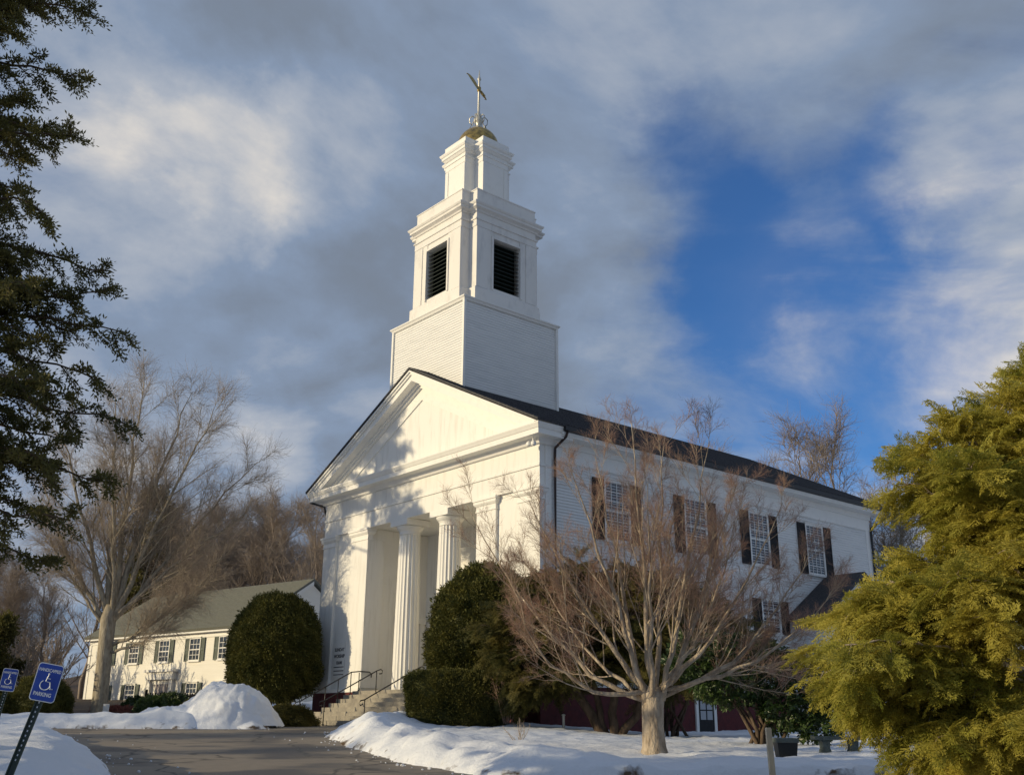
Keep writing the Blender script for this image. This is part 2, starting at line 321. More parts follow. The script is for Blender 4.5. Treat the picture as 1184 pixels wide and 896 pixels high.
def snow_z(X, Y):
    g = ground(X, Y)
    jit = .28*fbm2(X*1.3, Y*1.3, 3, 3)+.10*fbm2(X*5, Y*5, 2, 9)
    dl = sdf(POLY_L, X, Y)+jit; dr = sdf(POLY_R, X, Y)+jit*.8; df = sdf(POLY_F, X, Y)+jit
    zl = np.interp(Y, [-20, 0, 5, 11.3, 19, 25, 31, 40], [.5, .55, .75, 1.08, 1.40, 1.50, 1.60, 1.6])+.10*fbm2(X*.9, Y*.9, 4, 11)+.03*fbm2(X*5, Y*5, 3, 12)
    hl = np.maximum(zl-g, .12); wl = 1.1
    hl = hl*np.sqrt(sst(dl/wl))
    amp = np.interp(X, [-6, -4, -2, .5, 2, 60], [.30, .30, .26, .22, .06, .04])
    hr = .17+.05*fbm2(X*.7, Y*.7, 4, 21)+.035*fbm2(X*4, Y*4, 3, 22)+amp*np.exp(-((dr-1.1)/.85)**2)*(1+1.1*fbm2(X*1.1, Y*1.1, 3, 31))
    wr = np.interp(X, [0, 2], [.8, .16]); hr = np.maximum(hr, .08)*np.sqrt(sst(dr/wr))
    hf = .18+.06*fbm2(X*.7, Y*.7, 4, 41)+.27*np.exp(-((df-1.0)/1.0)**2)*(1+.9*fbm2(X*.7, Y*.9, 3, 43))
    hf = np.maximum(hf, .06)*np.sqrt(sst(df/.9))
    fine = (.055*fbm2(X*1.9, Y*1.9, 4, 71)+.030*np.abs(fbm2(X*6, Y*6, 2, 73)))*((np.abs(X) < 30) & (Y < 50))
    hl = hl+fine; hr = hr+fine; hf = hf+fine
    inside = np.maximum(np.maximum(dl, dr), df); h = np.maximum(np.maximum(np.where(dl > 0, hl, 0), np.where(dr > 0, hr, 0)), np.where(df > 0, hf, 0))
    p = sst(inside/.10)
    return g-.12*(1-p)+h
def axis(lo, hi, step, a, b, k):
    c = list(np.arange(lo, hi, step)); s = step; x = c[-1]
    R_ = []
    while x < b: s *= k; x += s; R_.append(x)
    s = step; x = c[0]; L_ = []
    while x > a: s *= k; x -= s; L_.append(x)
    return np.array(L_[::-1]+c+R_)
def grid_mesh(name, xs, ys, zf, material, tint=None, **t):
    X, Y = np.meshgrid(xs, ys); Z = zf(X, Y); mb = MB(); nx = len(xs); ny = len(ys)
    i = np.arange(ny-1)[:, None]*nx+np.arange(nx-1)[None, :]
    F = np.stack([i, i+1, i+nx+1, i+nx], -1).reshape(-1, 4)
    mb.add(np.stack([X, Y, Z], -1).reshape(-1, 3), F, None if tint is None else tint(X, Y).ravel())
    o = mb.build(name, material, smooth=True); tag(o, **t); return o
xs = axis(-24, 14, .11, -900, 900, 1.07); ys = axis(4, 46, .11, -60, 1400, 1.07)
def litter(X, Y):
    a = sst((Y-50)/14)*sst((-16-X)/6)+sst((Y-68)/10)+.9*sst((34-np.abs(Y-47))/10)*sst((-15.5-X)/3)*sst((Y-37.5)/3)
    b = sst((X+2.5)/2)*sst((9-X)/3)*sst((Y-30.5-.2*X)/2)*.0
    e_ = np.maximum(np.maximum(sdf(POLY_L, X, Y), sdf(POLY_R, X, Y)), sdf(POLY_F, X, Y))
    return np.clip(a+.38*np.exp(-(e_/.40)**2)+.05*sst((Y-20)/10), 0, 1)
grid_mesh('snow_ground', xs, ys, snow_z, M['snow'], litter, kind='structure')
grid_mesh('road', axis(-18, 14, .4, -200, 200, 1.2), axis(-2, 45, .4, -60, 45.5, 1.2), lambda X, Y: ground(X, Y)+0*X, M['asphalt'], kind='structure')

# ------------------------------------------------------------------ church
a = R(40.451); D0 = (1.03, 36.0)
church = empty('church', (D0[0], D0[1], EYE), a-R(90))
tag(church, 'white wooden church with columned portico and square steeple in tiers', 'church')
def CH(u, v, z=0):     # church local (u to the left along the front, v back) to world
    return Vector((D0[0]-u*math.sin(a)+v*math.cos(a), D0[1]+u*math.cos(a)+v*math.sin(a), EYE+z))
W = 15.2; C_ = W/2; L_ = 22.3; HF = 1.33; HA = 8.32; HC = 10.03; HE = 10.50; HP = 14.63; OV = .71
SL = (HP-HE)/(C_+OV)
def X(u): return -u
def cbox(mb, u0, u1, v0, v1, z0, z1): return mb.box(-max(u0, u1), -min(u0, u1), v0, v1, z0, z1)
def P(mb, name, m, smooth=False, parent=church): return mb.build(name, m, parent, smooth)
def claps(mb, p0, p1, z0, z1, exp=.115, lip=.022, topf=None):
    """overlapping boards from p0 to p1 (local xy); outward normal is right of p0->p1"""
    p0 = np.array(p0, float); p1 = np.array(p1, float); d = (p1-p0)/np.linalg.norm(p1-p0); n = np.array([d[1], -d[0]])
    k = int(math.ceil((z1-z0)/exp)); V = []; F = []
    for i in range(k):
        a0 = z0+i*exp; a1 = min(a0+exp, z1)
        lo0 = p0+n*lip; lo1 = p1+n*lip
        V += [(*p0, a0), (*p1, a0), (*lo0, a0), (*lo1, a0), (*p0, a1), (*p1, a1)]
        b = i*6; F += [[b, b+2, b+3, b+1], [b+2, b+4, b+5, b+3]]
    mb.add(V, np.array(F))
# foundation
mb = MB(); cbox(mb, -.05, 3.60, -.05, L_+.05, -1.2, HF-.02); cbox(mb, 11.45, W+.05, -.05, L_+.05, -1.2, HF-.02); cbox(mb, 3.6, 11.45, .3, L_, -1.2, HF-.03); P(mb, 'foundation', M['red'])
mb = MB(); cbox(mb, -.08, 3.62, -.08, .3, HF-.02, HF+.14); cbox(mb, 11.43, W+.08, -.08, .3, HF-.02, HF+.14); cbox(mb, -.08, .0, .3, L_+.08, HF-.02, HF+.14); P(mb, 'water_table', M['trim'])
mb = MB(); cbox(mb, 3.62, 11.43, -.36, 3.3, HF-.16, HF); P(mb, 'portico_floor', M['stone'])
# steps
mb = MB()
nst = 8; rise = .172; tread = .34
for i in range(nst):
    z1 = HF-.16-i*rise; v1 = -.36-i*tread
    cbox(mb, 3.45, 11.55, v1-tread-.02, v1 if i else -.34, z1-rise, z1-.001*i); cbox(mb, 3.47, 11.53, v1-tread+.0, v1+.0, -1., z1-rise-.002)
P(mb, 'steps', M['stone'])
# main body walls
mb = MB(); claps(mb, (0, .55), (0, L_), HF+.14, 9.35, .115, .034); P(mb, 'side_wall', M['clap'])
mb = MB(); cbox(mb, .05, W-.05, 3.35, L_, HF, HC+.2); cbox(mb, .05, 3.58, .25, 3.35, HF, HC+.2); cbox(mb, 11.5, W-.05, .25, 3.35, HF, HC+.2)
P(mb, 'inner_walls', M['white'])
mb = MB(); cbox(mb, -.035, .6, .262, .55, HF+.14, HC); P(mb, 'corner_board', M['trim']); mb = MB(); cbox(mb, -.035, .05, L_-.35, L_+.03, HF+.14, 9.35); P(mb, 'corner_board', M['trim'])
mb = MB(); cbox(mb, -.05, .05, .553, L_+.04, 9.35, 10.05); cbox(mb, -.11, .02, .02+.533, L_+.1, 9.9, 10.15); P(mb, 'side_frieze', M['trim'])
# portico: back wall boards
mb = MB()
claps(mb, (-11.48, 3.33), (-3.60, 3.33), HF, HA+.2, .20, .010)
P(mb, 'portico_back_wall', M['white'])
mb = MB(); claps(mb, (-11.47, .3), (-11.47, 3.33), HF, HA, .20, .010); P(mb, 'portico_side_wall', M['white'])
mb = MB(); cbox(mb, 3.59, 11.49, .50, 3.34, HA+.02, HA+.2); P(mb, 'portico_ceiling', M['trim'])
# wing panels + pilasters
for (u0, u1) in ((1.22, 2.5), (12.75, 14.1)):
    mb = MB(); cbox(mb, u0, u1, .13, .26, HF+.14, HA); 
    P(mb, 'wing_panel', M['white'])
for (u0, u1) in ((0, 1.22), (2.5, 3.66), (11.39, 12.75), (14.1, W)):
    mb = MB(); cbox(mb, u0, u1, 0, .25 if u0 in (0, 14.1) else .9, HF+.14, HA-.52)
    cbox(mb, u0-.03, u1+.03, -.035, .28, HF+.142, HF+.50)
    p = P(mb, 'pilaster', M['white'])
    mb = MB(); e = .0
    plan = [(-u1, 0), (-u0, 0), (-u0, .24), (-u1, .24)]
    mb.sweep(plan, [(.0, HA-.52), (.035, HA-.515), (.035, HA-.46), (.015, HA-.455), (.015, HA-.30), (.05, HA-.27), (.10, HA-.20), (.10, HA-.10), (.14, HA-.098), (.14, HA-.003)])
    mb.build('capital', M['trim'], p)
# entablature
mb = MB(); cbox(mb, 0, W, 0, .50, HA, 9.04); cbox(mb, -.04, W+.04, -.05, .49, 9.042, 9.14); cbox(mb, 0.0, W, -.004, .50, 9.142, 9.86)
cbox(mb, -.004, .02, .5, 3.3, HA, 9.86)
P(mb, 'entablature', M['white'])
def cornice_ring(mb, z):
    plan = [(-W, 0), (0, 0), (0, .5), (-W, .5)]
    return plan
mb = MB(); plan = [(-W, 0), (0, 0), (0, .54), (-W, .54)]
mb.sweep(plan, [(.0, 9.862), (.10, 9.87), (.16, 9.96), (.22, 10.02), (.24, 10.05), (.60, 10.06), (.60, 10.26), (.63, 10.27), (.66, 10.33), (.71, 10.42), (.71, 10.47)])
P(mb, 'cornice', M['trim'])
# pediment
mb = MB()
def roofz(u): return HE+SL*(C_+OV-abs(u-C_))
mb.prism([(-W-.2, 10.47), (.2, 10.47), (.2, roofz(-.2)-.08), (-C_, HP-.08), (-W-.2, roofz(W+.2)-.08)], .04, .4); P(mb, 'tympanum', M['white'])
def rake(mb, d0, d1, v0, v1, side):
    # band parallel to the roof line between vertical drops d0<d1
    sgn = side
    def pt(u, d): return (-u, roofz(u)-d)
    e = -OV if sgn < 0 else W+OV
    mid = C_
    def clampz(u, d):
        return pt(u, d)
    # stop lower end at the cornice top
    uu = lambda d: (-OV+max(0, (10.47-(HE-d))/SL)) if sgn < 0 else (W+OV-max(0, (10.47-(HE-d))/SL))
    poly = [(-uu(d1), roofz(uu(d1))-d1), (-mid, HP-d1), (-mid, HP-d0), (-uu(d0), roofz(uu(d0))-d0)]
    if sgn > 0: poly = poly[::-1]
    mb.prism(poly, v0, v1)
for sd in (-1, 1):
    mb = MB(); rake(mb, .05, .13, -.74, .3, sd); rake(mb, .133, .24, -.67, .3, sd); rake(mb, .243, .50, -.60, .3, sd); rake(mb, .503, .60, -.24, .3, sd); rake(mb, .603, .72, -.14, .3, sd)
    rake(mb, .723, 1.25, -.02, .3, sd)
    P(mb, 'raking_cornice', M['trim'])
# roof
mb = MB()
for sgn in (-1, 1):
    ue = -OV-.04 if sgn < 0 else W+OV+.04
    ze = HE-.02
    poly = [(-ue, ze), (-C_, HP), (-C_, HP+.09), (-ue, ze+.09)]
    if sgn > 0: poly = poly[::-1]
    mb.prism(poly, -.77, L_+.78)
P(mb, 'roof', M['roof'])
# shingle courses give the roof its texture
mb = MB()
for sgn in (-1, 1):
    k = 34
    for i in range(k):
        t0 = i/k; u = (-OV-.04)+t0*(C_+OV+.04); 
        if sgn > 0: u = W-u
        z = HP+.09+(HE-.02-HP)*(abs(u-C_)/(C_+OV+.04))
        mb.box(-u-.012, -u+.012, -.76, L_+.77, z-.01, z+.022)
P(mb, 'shingle_courses', M['roof'])
mb = MB(); mb.box(-.05, OV-.06, .545, L_+.74, 10.14, 10.20); mb.box(OV-.14, OV-.02, .545, L_+.74, 10.20, 10.44); P(mb, 'eave_box', M['trim'])
mb = MB(); mb.prism([(OV-.02, 10.30), (OV+.12, 10.33), (OV+.14, 10.48), (OV-.02, 10.48)], .56, L_+.76); P(mb, 'gutter', M['iron'])
mb = MB(); mb.tube([(OV+.05, .72, 10.3), (OV-.05, .72, 10.12), (.12, .68, 9.8), (.10, .68, 9.5), (.10, .68, -.4)], .05, 8); P(mb, 'downspout', M['copper'])
mb = MB(); mb.tube([(OV+.05, L_+.55, 10.3), (OV+.0, L_+.55, 10.0), (.10, L_+.1, 9.5), (.10, L_+.05, 9.2), (.10, L_+.05, 1.5)], .06, 8); P(mb, 'downspout', M['iron'])
mb = MB(); mb.tube([(-W-OV-.05, -.55, 10.4), (-W-OV+.1, -.5, 10.05), (-W-.12, -.05, 9.85), (-W-.1, .1, 9.4), (-W-.1, .1, 1.)], .05, 8); P(mb, 'downspout', M['iron'])
# rear gable and left wall
mb = MB(); mb.prism([(-W, HF), (0, HF), (0, HE+.2), (-C_, HP-.1), (-W, HE+.2)], L_-.1, L_); P(mb, 'rear_wall', M['clap'])
mb = MB(); claps(mb, (-W, L_), (-W, .26), HF, HC); P(mb, 'left_wall', M['clap'])
# columns
def column(u, v=.5):
    mb = MB(); n = 160; nf = 20; rows = 14; V = []
    z0, z1 = HF, HA-.62
    for k in range(rows+1):
        t = k/rows; r = .525-.085*(t**1.4)
        for i in range(n):
            th = 2*math.pi*i/n; ph = (i % (n//nf))/(n/nf); fl = math.sin(math.pi*ph)**.8*.036
            V.append((-u+(r-fl)*math.cos(th), v+(r-fl)*math.sin(th), z0+(z1-z0)*t))
    F = np.array([[k*n+i, k*n+(i+1) % n, (k+1)*n+(i+1) % n, (k+1)*n+i] for k in range(rows) for i in range(n)])
    mb.add(V, F); c = P(mb, 'column', M['white'])
    mb = MB(); mb.lathe([(.43, z1-.01), (.455, z1), (.455, z1+.03), (.44, z1+.035), (.45, z1+.12), (.47, z1+.14), (.47, z1+.16), (.53, z1+.22), (.575, z1+.29), (.585, z1+.34), (.56, z1+.36)], 40, (-u, v))
    mb.box(-u-.61, -u+.61, v-.61, v+.61, z1+.36, HA-.003)
    mb.build('capital', M['trim'], c)
    return c
column(8.95, .56); column(6.10, .56)
# doors in the portico
def panel_door(name, mb_box, u0, u1, z0, z1, v, mat_, parent=church):
    mb = MB(); cbox(mb, u0, u1, v-.05, v, z0, z1)
    wd = (u1-u0); cols = 2
    for i in range(cols):
        for (a0, a1) in ((.06, .30), (.36, .62), (.68, .94)):
            b0 = u0+wd*(.08+.46*i); b1 = b0+wd*.38
            cbox(mb, b0, b1, v-.075, v-.052, z0+(z1-z0)*a0, z0+(z1-z0)*a1)
    o = mb.build(name, mat_, parent)
    k = MB(); k.lathe([(.0, 0), (.03, .005), (.035, .03), (.0, .05)], 10); kb = k.build('handle', M['gold'], o); kb.location = (-(u0+.1*wd), v-.10, z0+1.0); kb.rotation_euler = (R(90), 0, 0)
    return o
mb = MB(); cbox(mb, 6.15, 6.45, 3.18, 3.31, HF, 5.0); cbox(mb, 8.6, 8.9, 3.18, 3.31, HF, 5.0); cbox(mb, 6.05, 9.0, 3.14, 3.31, 5.0, 5.45); cbox(mb, 5.95, 9.1, 3.02, 3.31, 5.45, 5.6); P(mb, 'door_surround', M['trim'])
panel_door('door', None, 6.47, 7.52, HF+.02, 4.95, 3.30, M['wdoor']); panel_door('door', None, 7.54, 8.58, HF+.02, 4.95, 3.30, M['wdoor'])
# side door on the portico's left inner wall
mb = MB(); mb.box(-11.45, -11.38, 1.75, 1.95, HF, 4.3); mb.box(-11.45, -11.38, 3.0, 3.2, HF, 4.3); mb.box(-11.45, -11.33, 1.65, 3.28, 4.3, 4.55); P(mb, 'door_surround', M['trim'])
mb = MB(); mb.box(-11.45, -11.42, 1.96, 2.99, HF, 4.29)
for z0, z1 in ((1.6, 2.4), (2.6, 3.3), (3.45, 4.1)):
    mb.box(-11.42, -11.40, 2.08, 2.42, z0, z1); mb.box(-11.42, -11.40, 2.55, 2.88, z0, z1)
P(mb, 'door', M['wdoor'])
# welcome board on the left wing
def text_mesh(s, size, material, parent, loc, rot, name='lettering', ext=.002, align='CENTER', bold=0.0, squeeze=1.0):
    cu = bpy.data.curves.new('t', 'FONT'); cu.body = s; cu.size = size; cu.align_x = align; cu.extrude = ext; cu.offset = bold
    to = bpy.data.objects.new('t', cu); coll().objects.link(to); bpy.context.view_layer.update()
    me = bpy.data.meshes.new_from_object(to.evaluated_get(bpy.context.evaluated_depsgraph_get())); bpy.data.objects.remove(to); me.name = name
    if squeeze != 1:
        for v in me.vertices: v.co.x *= squeeze
    me.materials.clear(); me.materials.append(material)
    o = bpy.data.objects.new(name, me); coll().objects.link(o); o.parent = parent; o.location = loc; o.rotation_euler = rot
    return o
mb = MB(); cbox(mb, 12.93, 13.85, .085, .128, 1.95, 3.45); bo = P(mb, 'notice_board', M['white'])
for s, z, sz in (('SUNDAY', 3.08, .20), ('WORSHIP', 2.80, .20), ('10AM', 2.52, .20)):
    text_mesh(s, sz, M['letter'], bo, (-13.39, .082, z), (R(90), 0, 0), bold=.006)
mb = MB()
for z in (2.38, 2.22, 2.06): cbox(mb, 12.98, 13.8, .078, .084, z, z+.035)
mb.build('rule_lines', M['letter'], bo)
# flood lamp under cornice
mb = MB(); mb.tube([(.05, -.35, 10.05), (.05, -.38, 9.9), (.0, -.42, 9.82)], .025, 6)
mb.lathe([(.05, 9.70), (.10, 9.74), (.10, 9.84), (.04, 9.90)], 12, (-.12, -.42)); mb.lathe([(.05, 9.68), (.10, 9.72), (.10, 9.82), (.04, 9.88)], 12, (.14, -.42)); P(mb, 'flood_lamp', M['trim'])

# windows -----------------------------------------------------------
def window(parent, origin, axis_x, normal, wd, ht, z0, cols, rows, shut_w, shut_mat, casing=.10, frame_m=None, glass=None):
    """origin = centre at wall plane (local xy); builds casing+muntins, panes, sill, shutters"""
    ax = np.array(axis_x, float); nn = np.array(normal, float); o = np.array(origin, float)
    frame_m = frame_m or M['trim']; glass = glass or M['glass']
    def bx(mb, s0, s1, d0, d1, z0_, z1_):
        V = []
        for z in (z0_, z1_):
            for s, d in ((s0, d0), (s1, d0), (s1, d1), (s0, d1)):
                p = o+ax*s+nn*d; V.append((p[0], p[1], z))
        mb.add(V, np.array([(0, 3, 2, 1), (4, 5, 6, 7), (0, 1, 5, 4), (1, 2, 6, 5), (2, 3, 7, 6), (3, 0, 4, 7)]))
    h = wd/2; mb = MB()
    bx(mb, -h-casing, -h, 0, .075, z0-.03, z0+ht+casing); bx(mb, h, h+casing, 0, .075, z0-.03, z0+ht+casing); bx(mb, -h, h, 0, .07, z0+ht, z0+ht+casing); bx(mb, -h, h, 0, .07, z0-.03, z0+.03)
    bx(mb, -h-casing-.04, h+casing+.04, 0, .12, z0-.10, z0-.032)
    bx(mb, -h-casing-.05, h+casing+.05, 0, .12, z0+ht+casing+.001, z0+ht+casing+.05)
    mid = z0+ht/2
    bx(mb, -h+.003, h-.003, .03, .062, mid-.03, mid+.03)
    for i in range(1, cols): s = -h+wd*i/cols; bx(mb, s-.014, s+.014, .03, .052, z0+.031, z0+ht-.002)
    for i in range(1, rows):
        z = z0+ht*i/rows
        if abs(z-mid) > .02: bx(mb, -h+.002, h-.002, .03, .050, z-.014, z+.014)
    f = mb.build('window', frame_m, parent)
    mb = MB(); bx(mb, -h, h, .022, .028, z0+.001, z0+ht-.001); mb.build('pane', glass, f)
    if shut_w:
        for sg in (-1, 1):
            mb = MB(); s0 = sg*(h+casing+.01); s1 = sg*(h+casing+shut_w); s0, s1 = min(s0, s1), max(s0, s1)
            bx(mb, s0, s0+.05, .035, .085, z0-.05, z0+ht+.05); bx(mb, s1-.05, s1, .035, .085, z0-.05, z0+ht+.05)
            for zz in (z0-.05, mid-.05, z0+ht-.04): bx(mb, s0+.05, s1-.05, .036, .083, zz, zz+.09)
            bx(mb, s0+.05, s1-.05, .040, .048, z0, z0+ht)
            k = int(ht/.07)
            for i in range(k):
                zz = z0+.05+i*(ht-.08)/k; bx(mb, s0+.052, s1-.052, .049, .072, zz, zz+.03)
            mb.build('shutter', shut_mat, f)
for vc in (4.0, 8.7, 13.05, 17.35):
    window(church, (0, vc), (0, 1), (1, 0), 1.25, 2.25, 6.72, 4, 6, .62, M['shutter'])
for vc in (4.0, 8.7, 13.5, 17.6):
    window(church, (0, vc), (0, 1), (1, 0), 1.15, 1.35, 3.85, 3, 4, .60, M['shutter'])
# lower entrance door in the red foundation
mb = MB(); mb.box(.05, .12, 8.05, 8.2, -.5, 1.28); mb.box(.05, .12, 9.15, 9.3, -.5, 1.28); mb.box(.05, .13, 8.05, 9.3, 1.1, 1.25); P(mb, 'door_surround', M['trim'])
mb = MB(); mb.box(.05, .09, 8.2, 9.15, -.5, 1.1); dl = P(mb, 'door', M['shutter'])
mb = MB()
for i in range(2):
    for j in range(2): mb.box(.092, .10, 8.33+.40*i, 8.65+.40*i, .25+.38*j, .58+.38*j)
mb.build('pane', M['curtain'], dl)
# low gabled side wing behind the hemlock
mb = MB(); u1 = 1.7
claps(mb, (0, 14.9), (u1, 14.9), -.6, 4.45); claps(mb, (u1, 14.9), (u1, 21.2), -.6, 4.45)
P(mb, 'side_wing', M['clap'])
mb = MB(); mb.prism([(14.95, -.6), (21.15, -.6), (21.15, 4.4), (18.05, 6.3), (14.95, 4.4)], 0.06, u1-.04, 'x'); P(mb, 'side_wing_core', M['clap'])
mb = MB()
mb.prism([(14.5, 4.35), (18.05, 6.55), (18.05, 6.72), (14.45, 4.48)], .06, u1+.35, 'x'); mb.prism([(18.05, 6.55), (21.6, 4.35), (21.65, 4.48), (18.05, 6.72)], .06, u1+.35, 'x'); P(mb, 'side_wing_roof', M['roof'])
window(church, (u1, 18.4), (0, 1), (1, 0), .9, 1.5, 1.2, 3, 4, .5, M['shutter'])

# tower -------------------------------------------------------------
T = 5.36; vT = .146; vc = vT+T/2; cx = -C_
def sq(h): return [(cx-h, vc-h), (cx+h, vc-h), (cx+h, vc+h), (cx-h, vc+h)]
def plus(h, n): b = h-n; return [(cx-b, vc-h), (cx+b, vc-h), (cx+b, vc-b), (cx+h, vc-b), (cx+h, vc+b), (cx+b, vc+b), (cx+b, vc+h), (cx-b, vc+h), (cx-b, vc+b), (cx-h, vc+b), (cx-h, vc-b), (cx-b, vc-b)]
h = T/2
mb = MB(); q = sq(h-.03)
for i in range(4): claps(mb, q[i], q[(i+1) % 4], 11.6, 17.30, .118, .024)
tb = P(mb, 'tower_base', M['clap'])
for sx in (-1, 1):
    for sy in (-1, 1): mb = MB(); mb.box(cx+sx*h-.06, cx+sx*h+.06, vc+sy*h-.06, vc+sy*h+.06, 11.6, 17.3); mb.build('corner_board', M['trim'], tb)
mb = MB(); mb.sweep(sq(h), [(-.3, 17.29), (.0, 17.295), (.05, 17.30), (.09, 17.38), (.14, 17.42), (.14, 17.47), (-.4, 17.52)]); mb.build('drip_moulding', M['trim'], tb)
# belfry
B = 2.265; NT = .49
mb = MB(); mb.sweep(plus(B+.12, NT+.0), [(-.5, 17.48), (0, 17.485), (0, 18.26), (-.03, 18.30), (-.12, 18.34), (-.5, 18.345)]); P(mb, 'belfry_plinth', M['tower'])
mb = MB(); b = B-NT
mb.box(cx-b, cx+b, vc-b, vc+b, 18.3, 21.3)
belf = P(mb, 'belfry', M['tower'])
mb = MB(); ow = .80; z0, z1 = 18.52, 20.95
def face(k):  # local frame of each of the four sides
    ang = k*math.pi/2; c, s = round(math.cos(ang)), round(math.sin(ang))
    return lambda x, y, z: (cx+c*x-s*y, vc+s*x+c*y, z)
def fbox(mb, fn, x0, x1, y0, y1, z0, z1):
    V = [fn(x, y, z) for z in (z0, z1) for x, y in ((x0, y0), (x1, y0), (x1, y1), (x0, y1))]
    mb.add(V, np.array([(0, 3, 2, 1), (4, 5, 6, 7), (0, 1, 5, 4), (1, 2, 6, 5), (2, 3, 7, 6), (3, 0, 4, 7)]))
for k in range(4):
    fn = face(k)
    fbox(mb, fn, -b, -ow, -B, -b, 18.3, 21.3); fbox(mb, fn, ow, b, -B, -b, 18.3, 21.3)
    fbox(mb, fn, -ow, ow, -B+.03, -b, 18.3, z0); fbox(mb, fn, -ow, ow, -B+.03, -b, z1, 21.3)
    fbox(mb, fn, -b, -b+.62, -B-.035, -B-.001, 18.35, 21.28); fbox(mb, fn, b-.62, b, -B-.035, -B-.001, 18.35, 21.28)
    fbox(mb, fn, -ow-.10, -ow, -B-.05, -B-.001, z0-.1, z1+.1); fbox(mb, fn, ow, ow+.10, -B-.05, -B-.001, z0-.1, z1+.1); fbox(mb, fn, -ow, ow, -B-.05, -B+.03, z1+.001, z1+.1)
mb.build('belfry_wall', M['tower'], belf)
for k in range(4):
    fn = face(k); mb = MB(); fbox(mb, fn, -ow+.002, ow-.002, -b-.10, -b-.002, z0, z1)
    n = 12
    for i in range(n):
        z = z0+.03+i*(z1-z0-.05)/n
        V = [fn(x, y, zz) for x in (-ow+.003, ow-.003) for (y, zz) in ((-B+.08, z), (-B+.08, z+.025), (-b-.11, z+.19), (-b-.11, z+.165))]
        mb.add(V, np.array([(0, 1, 2, 3), (7, 6, 5, 4), (0, 4, 5, 1), (1, 5, 6, 2), (2, 6, 7, 3), (3, 7, 4, 0)]))
    mb.build('louvre', M['louvre'], belf)
mb = MB(); mb.sweep(plus(B, NT), [(-.3, 21.29), (0, 21.3), (0.03, 21.31), (.03, 21.62), (.08, 21.63), (.08, 21.70), (.0, 21.71), (.0, 22.02), (.05, 22.03), (.08, 22.10), (.18, 22.16), (.22, 22.18), (.22, 22.28), (.26, 22.31), (.30, 22.38), (.30, 22.42), (-.3, 22.46)]); P(mb, 'belfry_cornice', M['tower'])
mb = MB(); mb.sweep(plus(B-.02, NT), [(-.3, 22.44), (0, 22.45), (0, 23.16), (.03, 23.17), (.03, 23.22), (-.3, 23.24)]); P(mb, 'attic', M['tower'])
mb = MB(); LB = 1.36; LN = .60
mb.sweep(plus(LB, LN), [(-.2, 23.2), (0, 23.21), (0, 25.60), (-.2, 25.62)])
for k in range(4):
    fn = face(k); bb = LB-LN; fbox(mb, fn, -bb, -bb+.22, -LB-.03, -LB-.001, 23.25, 25.4); fbox(mb, fn, bb-.22, bb, -LB-.03, -LB-.001, 23.25, 25.4)
lan = P(mb, 'lantern', M['trim'])
mb = MB(); mb.sweep(plus(LB, LN), [(-.2, 25.44), (.02, 25.45), (.02, 25.72), (.06, 25.73), (.06, 25.79), (0, 25.80), (0, 25.95), (.05, 25.98), (.12, 26.08), (.16, 26.1), (.16, 26.22), (.20, 26.25), (.24, 26.33), (.24, 26.38), (.05, 26.40), (.05, 26.78), (-.3, 26.80)]); mb.build('lantern_cornice', M['trim'], lan)
mb = MB(); mb.lathe([(1.05, 26.75), (1.05, 26.95)]+[(1.05*math.cos(t), 26.95+1.15*math.sin(t)) for t in np.linspace(.05, 1.5, 12)], 40, (cx, vc)); dome = P(mb, 'dome', M['gold'], True)
mb = MB()
mb.lathe([(.30, 28.02), (.34, 28.1), (.16, 28.2), (.10, 28.35), (.22, 28.5), (.26, 28.62), (.20, 28.75), (.09, 28.85), (.14, 28.95), (.06, 29.1), (.065, 29.2), (.05, 30.95), (.09, 31.0), (.10, 31.06), (.045, 31.2), (.01, 31.6)], 14, (cx, vc))
for k in range(6):
    t = k*math.pi/3; pts = [(cx+math.cos(t)*r, vc+math.sin(t)*r, z) for r, z in ((.12, 28.75), (.32, 28.85), (.46, 28.7), (.44, 28.45), (.34, 28.35), (.42, 28.15), (.55, 27.9))]
    mb.tube(pts, .028, 5)
P(mb, 'finial', M['metal'], True)
# weathervane: gilded quill pointing towards the viewer
vane = empty('weathervane', (cx, vc, 30.45)); vane.parent = church
vane.rotation_euler = (0, 0, math.atan2(-2.0, -.86)-(a-R(90)))
mb = MB()
nn_ = 40; V = []; 
prof = lambda t: .04+.16*math.sin(math.pi*min(1, t*1.05))**.6*(1-.35*t)
L0, L1 = -.75, 1.35
for i in range(nn_+1):
    t = i/nn_; x = .0+t*(L1); z = .10*math.sin(t*2.5)
    hw = prof(t)*(1 if i % 4 else .86)
    for (dy, dz) in ((-.03, 0), (0, hw*.8), (.03, 0), (0, -hw)): V.append((x, dy, z+dz))
F = [[i*4+j, i*4+(j+1) % 4, (i+1)*4+(j+1) % 4, (i+1)*4+j] for i in range(nn_) for j in range(4)]
mb.add(V, np.array(F)); mb.tube([(L1-.1, 0, .08), (L1+.1, 0, .0)], [.03, .02], 6)
mb.build('vane_quill', M['gold'], vane)
mb = MB(); mb.tube([(0, 0, 0), (L0, 0, -.05)], [.045, .035], 8)
for q in (-.25, -.42, -.58): mb.lathe([(.02, -.09), (.07, -.04), (.08, 0), (.07, .04), (.02, .09)], 10, (q, 0))
mb.prism([(L0-.16, -.05), (L0+.06, -.15), (L0+.02, -.05), (L0+.06, .05)], -.02, .02); mb.lathe([(.07, -.15), (.10, -.1), (.10, .1), (.07, .15)], 12)
mb.build('vane_head', M['gold'], vane)

